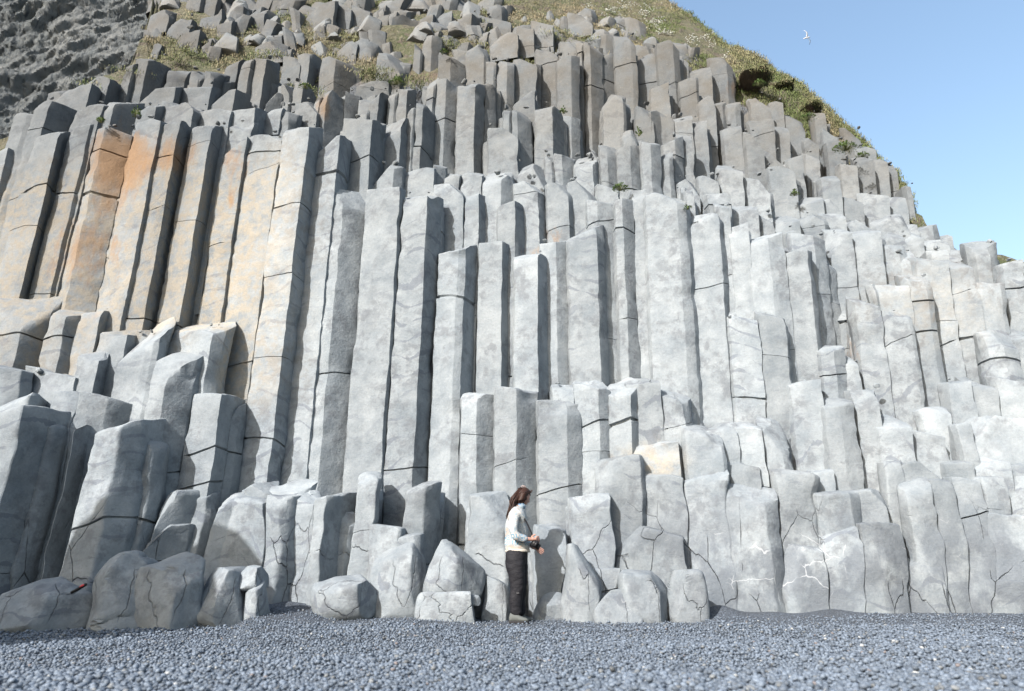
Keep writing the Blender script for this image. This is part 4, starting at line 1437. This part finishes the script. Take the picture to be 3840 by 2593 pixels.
for k in range(3):
    V_, F_ = tube([(lg[0] - .013 + k * .011, lg[1] + .002, lg[2] - .003), (lg[0] - .006 + k * .011, lg[1] + .002, lg[2] - .003)], [.004, .004], 6)
    o = make_mesh('print', V_, F_, M_LOGO, trousers)
# --- boots
for pxa, dy, ang in ((1930, NR + .02, -12), (1950, NL + .02, 22)):
    bt = empty('boot', J(pxa, 2334, dy)); bt.parent = woman; bt.rotation_euler = (0, 0, math.radians(ang)); bt.location = J(pxa, 2336, dy); bt.scale = (.84, .9, .9)
    rings = []
    for x, wy, z0, z1 in ((-.075, .02, .02, .07), (-.06, .038, .012, .115), (-.02, .044, .01, .135), (.03, .044, .01, .12), (.07, .046, .01, .085), (.12, .048, .01, .068), (.16, .042, .012, .058), (.19, .024, .016, .042)):
        rings.append([np.array([x, wy * math.cos(a), (z0 + z1) / 2 + (z1 - z0) / 2 * math.sin(a)]) for a in np.linspace(0, 6.283, 14, endpoint=False)])
    v, f = loft(rings); make_mesh('upper', v, f, M_BOOT, bt)
    v, f = tube([(-.01, 0, .11), (-.008, 0, .16), (-.008, 0, .17)], [(.048, .042), (.046, .042), (.04, .036)], 14); make_mesh('cuff', v, f, M_SOLE, bt)
    rings = [[np.array([x, wy * c, z]) for c, z in ((-1, -.005), (1, -.005), (1.02, .018), (-1.02, .018))] for x, wy in ((-.082, .028), (-.06, .04), (.03, .04), (.1, .05), (.17, .042), (.2, .022))]
    v, f = loft(rings); make_mesh('sole', v, f, M_SOLE, bt)
    for k in range(4):
        v, f = tube([(.02 + k * .022, -.022, .118 - k * .015), (.02 + k * .022, .022, .118 - k * .015)], [.003, .003], 6); make_mesh('lace', v, f, M_LOGO, bt)
# --- fleece jacket: trunk and sleeves one surface
T = []; E = []
hm0 = ad(J(1942, 2074, .01), (.150, .150)); hem = ad(J(1941, 2060, .01), (.165, .160), hm0); mid_ = ad(J(1936, 2020, .01), (.148, .152), hem)
ch = ad(J(1936, 1968, .01), (.142, .150), mid_); sh = ad(J(1938, 1930, .01), (.112, .125), ch)
ad(J(1950, 1903, .01), (.064, .064), sh)
for a1, a2, a3, a4, a5 in ((J(1930, 1932, NR - .04), J(1925, 1972, NR - .085), J(1927, 2010, NR - .10), J(1955, 2020, NR - .08), J(1981, 2023, NR - .065)),
                           (J(1950, 1932, NL + .02), J(1947, 1972, NL + .05), J(1949, 2008, NL + .06), J(1972, 2032, NL + .03), J(1988, 2046, NL + .01))):
    q = ad(a1, (.070, .070), sh); q = ad(a2, (.062, .062), q); q = ad(a3, (.060, .060), q); q = ad(a4, (.052, .050), q); ad(a5, (.040, .040), q)
jv, jf = skin_geo(T, E, 0, 3)
jv = jv + vnoise3(jv * np.array([11, 11, 16.]), 5) * .009 + vnoise3(jv * 30, 7) * .003
jacket = make_mesh('jacket', jv, jf, M_JACKET, woman)
c0 = Vector(J(1949, 1908, .01)); c1 = Vector(J(1955, 1889, .012))
v, f = tube([c0, (c0 + c1) / 2, c1, c1 - Vector((.0, 0, .006))], [(.060, .062), (.062, .062), (.064, .062), (.05, .05)], 20)
M_BLUEF, nt_, b_ = new_mat('blue_fleece', .95); N_ = NB(nt_)
nt_.links.new(N_.mix(N_.ramp(N_.noise(N_.coord(), 30, 3), [(.45, 0), (.55, 1)]), (.06, .13, .24), (.26, .32, .36)), b_.inputs['Base Color'])
make_mesh('collar', v, f, M_BLUEF, jacket)
h0 = Vector(J(1941, 2072, .01)); h1 = Vector(J(1941, 2060, .01))
v, f = tube([h0 + Vector((0, 0, .004)), h0, (h0 + h1) / 2, h1], [(.130, .125), (.148, .142), (.150, .144), (.140, .136)], 28, up=(0, 1, 0)) 
make_mesh('hem_band', v, f, M_CREAM, jacket)
# --- hair: cap and long strands down the back
w = _IV4.copy(); capm = w * (S * np.array([1.13, 1.15, 1.10]))
face = (w[:, 0] > .30) & (w[:, 2] < .42)
capm[face] *= .80
capm += vnoise3(w * 5, 3) * .004
hv = capm @ RH.T + HC
pieces = [(hv, [tuple(q_) for q_ in _IF4])]
rh = np.random.RandomState(9)
for k in range(130):
    t = rh.rand(); s0 = on_head((-.55 - .4 * rh.rand(), rh.uniform(-.8, .6), .75 - .9 * t))
    e0 = np.array(J(1893 + 28 * rh.rand() + 4, 1925 + 34 * rh.rand(), rh.uniform(-.10, .03)))
    m1 = s0 * .6 + e0 * .4 + np.array([-.022 + .01 * rh.normal(), -.03 * rh.rand(), .012]); m2 = s0 * .28 + e0 * .72 + np.array([-.012 + .008 * rh.normal(), -.02 * rh.rand(), 0])
    r_ = rh.uniform(.0035, .0085)
    pieces.append(tube([s0, m1, m2, e0], [r_, r_ * 1.1, r_ * .8, .002], 7))
for k in range(7):
    s0 = on_head((.1, -1.02, .35 - .1 * k)); e0 = on_head((-.7, -.75, -.1 - .12 * k)); pieces.append(tube([s0, (s0 + e0) / 2 + np.array([0, -.012, 0]), e0], [.012, .013, .012], 7))
v, f = merge(*pieces)
hair = make_mesh('hair', v, f, M_HAIR, woman)
# --- sunglasses pushed up on the head, hair clip, camera on its strap: things she carries
sg_ = empty('sunglasses', Vector(on_head((.72, 0, .92))) + PF)
tag(sg_, 'dark round sunglasses pushed up on top of the head of the woman', 'sunglasses')
for sd2 in (-1, 1):
    rings = [[np.array([x, sd2 * .033 + .027 * math.cos(a), .024 * math.sin(a)]) for a in np.linspace(0, 6.283, 16, endpoint=False)] for x in (-.003, .004)]
    v, f = loft(rings); v = v @ RH.T; make_mesh('lens', v, f, M_EYE, sg_)
    v, f = tube([np.array([0, sd2 * .062, .0]) @ RH.T, np.array([-.06, sd2 * .082, -.035]) @ RH.T, np.array([-.10, sd2 * .08, -.07]) @ RH.T], [.003, .003, .002], 6); make_mesh('temple', v, f, M_DARKPL, sg_)
v, f = tube([np.array([0, -.008, .005]) @ RH.T, np.array([0, .008, .005]) @ RH.T], [.003, .003], 6); make_mesh('bridge', v, f, M_DARKPL, sg_)
M_CLIP, _, b_ = new_mat('pale_clip', .4); b_.inputs['Base Color'].default_value = (.28, .22, .21, 1)
hc_ = empty('hair_clip', Vector(on_head((-.45, -.1, 1.02))) + PF)
tag(hc_, 'small pale claw clip at the back of the crown of the woman', 'hair clip')
for sd2 in (-1, 1):
    pcs = [tube([(-.03, sd2 * .006, .006), (0, sd2 * .012, .014), (.03, sd2 * .006, .006)], [.004, .005, .004], 6)]
    for k in range(5): pcs.append(tube([(-.026 + .013 * k, sd2 * .008, .008), (-.028 + .013 * k, sd2 * .026, .0), (-.028 + .013 * k, sd2 * .028, -.016)], [.0028, .0025, .0012], 5))
    v, f = merge(*pcs); make_mesh('claw', v, f, M_CLIP, hc_)
cp = Vector(J(2004, 2040, -.10)) + PF
cm = empty('camera', cp); cm.rotation_euler = (0, math.radians(32), math.radians(10))
tag(cm, 'black camera hanging on a strap and held in the right hand of the woman', 'camera')
def bbox_mesh(cx, cy, cz, sx_, sy_, sz_, bev=.006):
    bm = bmesh.new(); bmesh.ops.create_cube(bm, size=1)
    for q_ in bm.verts: q_.co = Vector((cx + q_.co.x * sx_, cy + q_.co.y * sy_, cz + q_.co.z * sz_))
    bmesh.ops.bevel(bm, geom=bm.edges[:], offset=bev, segments=2, affect='EDGES')
    V = np.array([q_.co[:] for q_ in bm.verts]); F = [tuple(x.index for x in q_.verts) for q_ in bm.faces]; bm.free(); return V, F
v, f = merge(bbox_mesh(-.01, 0, 0, .05, .125, .085), bbox_mesh(-.01, 0, .048, .035, .05, .025, .005), bbox_mesh(.01, -.05, 0, .04, .03, .08)); make_mesh('camera_body', v, f, M_DARKPL, cm)
v, f = tube([(.01, .01, -.002), (.06, .01, -.002), (.064, .01, -.002), (.075, .01, -.002)], [.034, .034, .036, .033], 20); ln_ = make_mesh('camera_lens', v, f, M_DARKPL, cm)
v, f = tube([(.071, .01, -.002), (.076, .01, -.002)], [.026, .026], 20)
M_GLASS, _, b_ = new_mat('lens_glass', .08); b_.inputs['Base Color'].default_value = (.02, .02, .03, 1); make_mesh('glass', v, f, M_GLASS, ln_)
# strap lies from the neck across the chest to the camera
inv = (Matrix.Translation(cp) @ Euler(cm.rotation_euler).to_matrix().to_4x4()).inverted()
pts = [J(1927, 1893, .0), J(1931, 1899, -.085), J(1943, 1916, -.125), J(1959, 1935, -.135), J(1975, 1960, -.135), J(1989, 1990, -.13), J(1998, 2012, -.12), J(2000, 2030, -.11)]
pts = [inv @ (Vector(p) + PF) for p in pts]
rings = []
for i, p in enumerate(pts):
    t = (pts[min(i + 1, len(pts) - 1)] - pts[max(i - 1, 0)]).normalized(); s_ = t.cross(inv.to_3x3() @ Vector((0, -1, 0))).normalized(); n_ = s_.cross(t)
    wdt = .009 if i < 6 else .006
    rings.append([np.array(p + s_ * a * wdt + n_ * b2 * .0015) for a, b2 in ((-1, -1), (1, -1), (1, 1), (-1, 1))])
v, f = loft(rings); make_mesh('strap', v, f, M_DARKPL, cm)
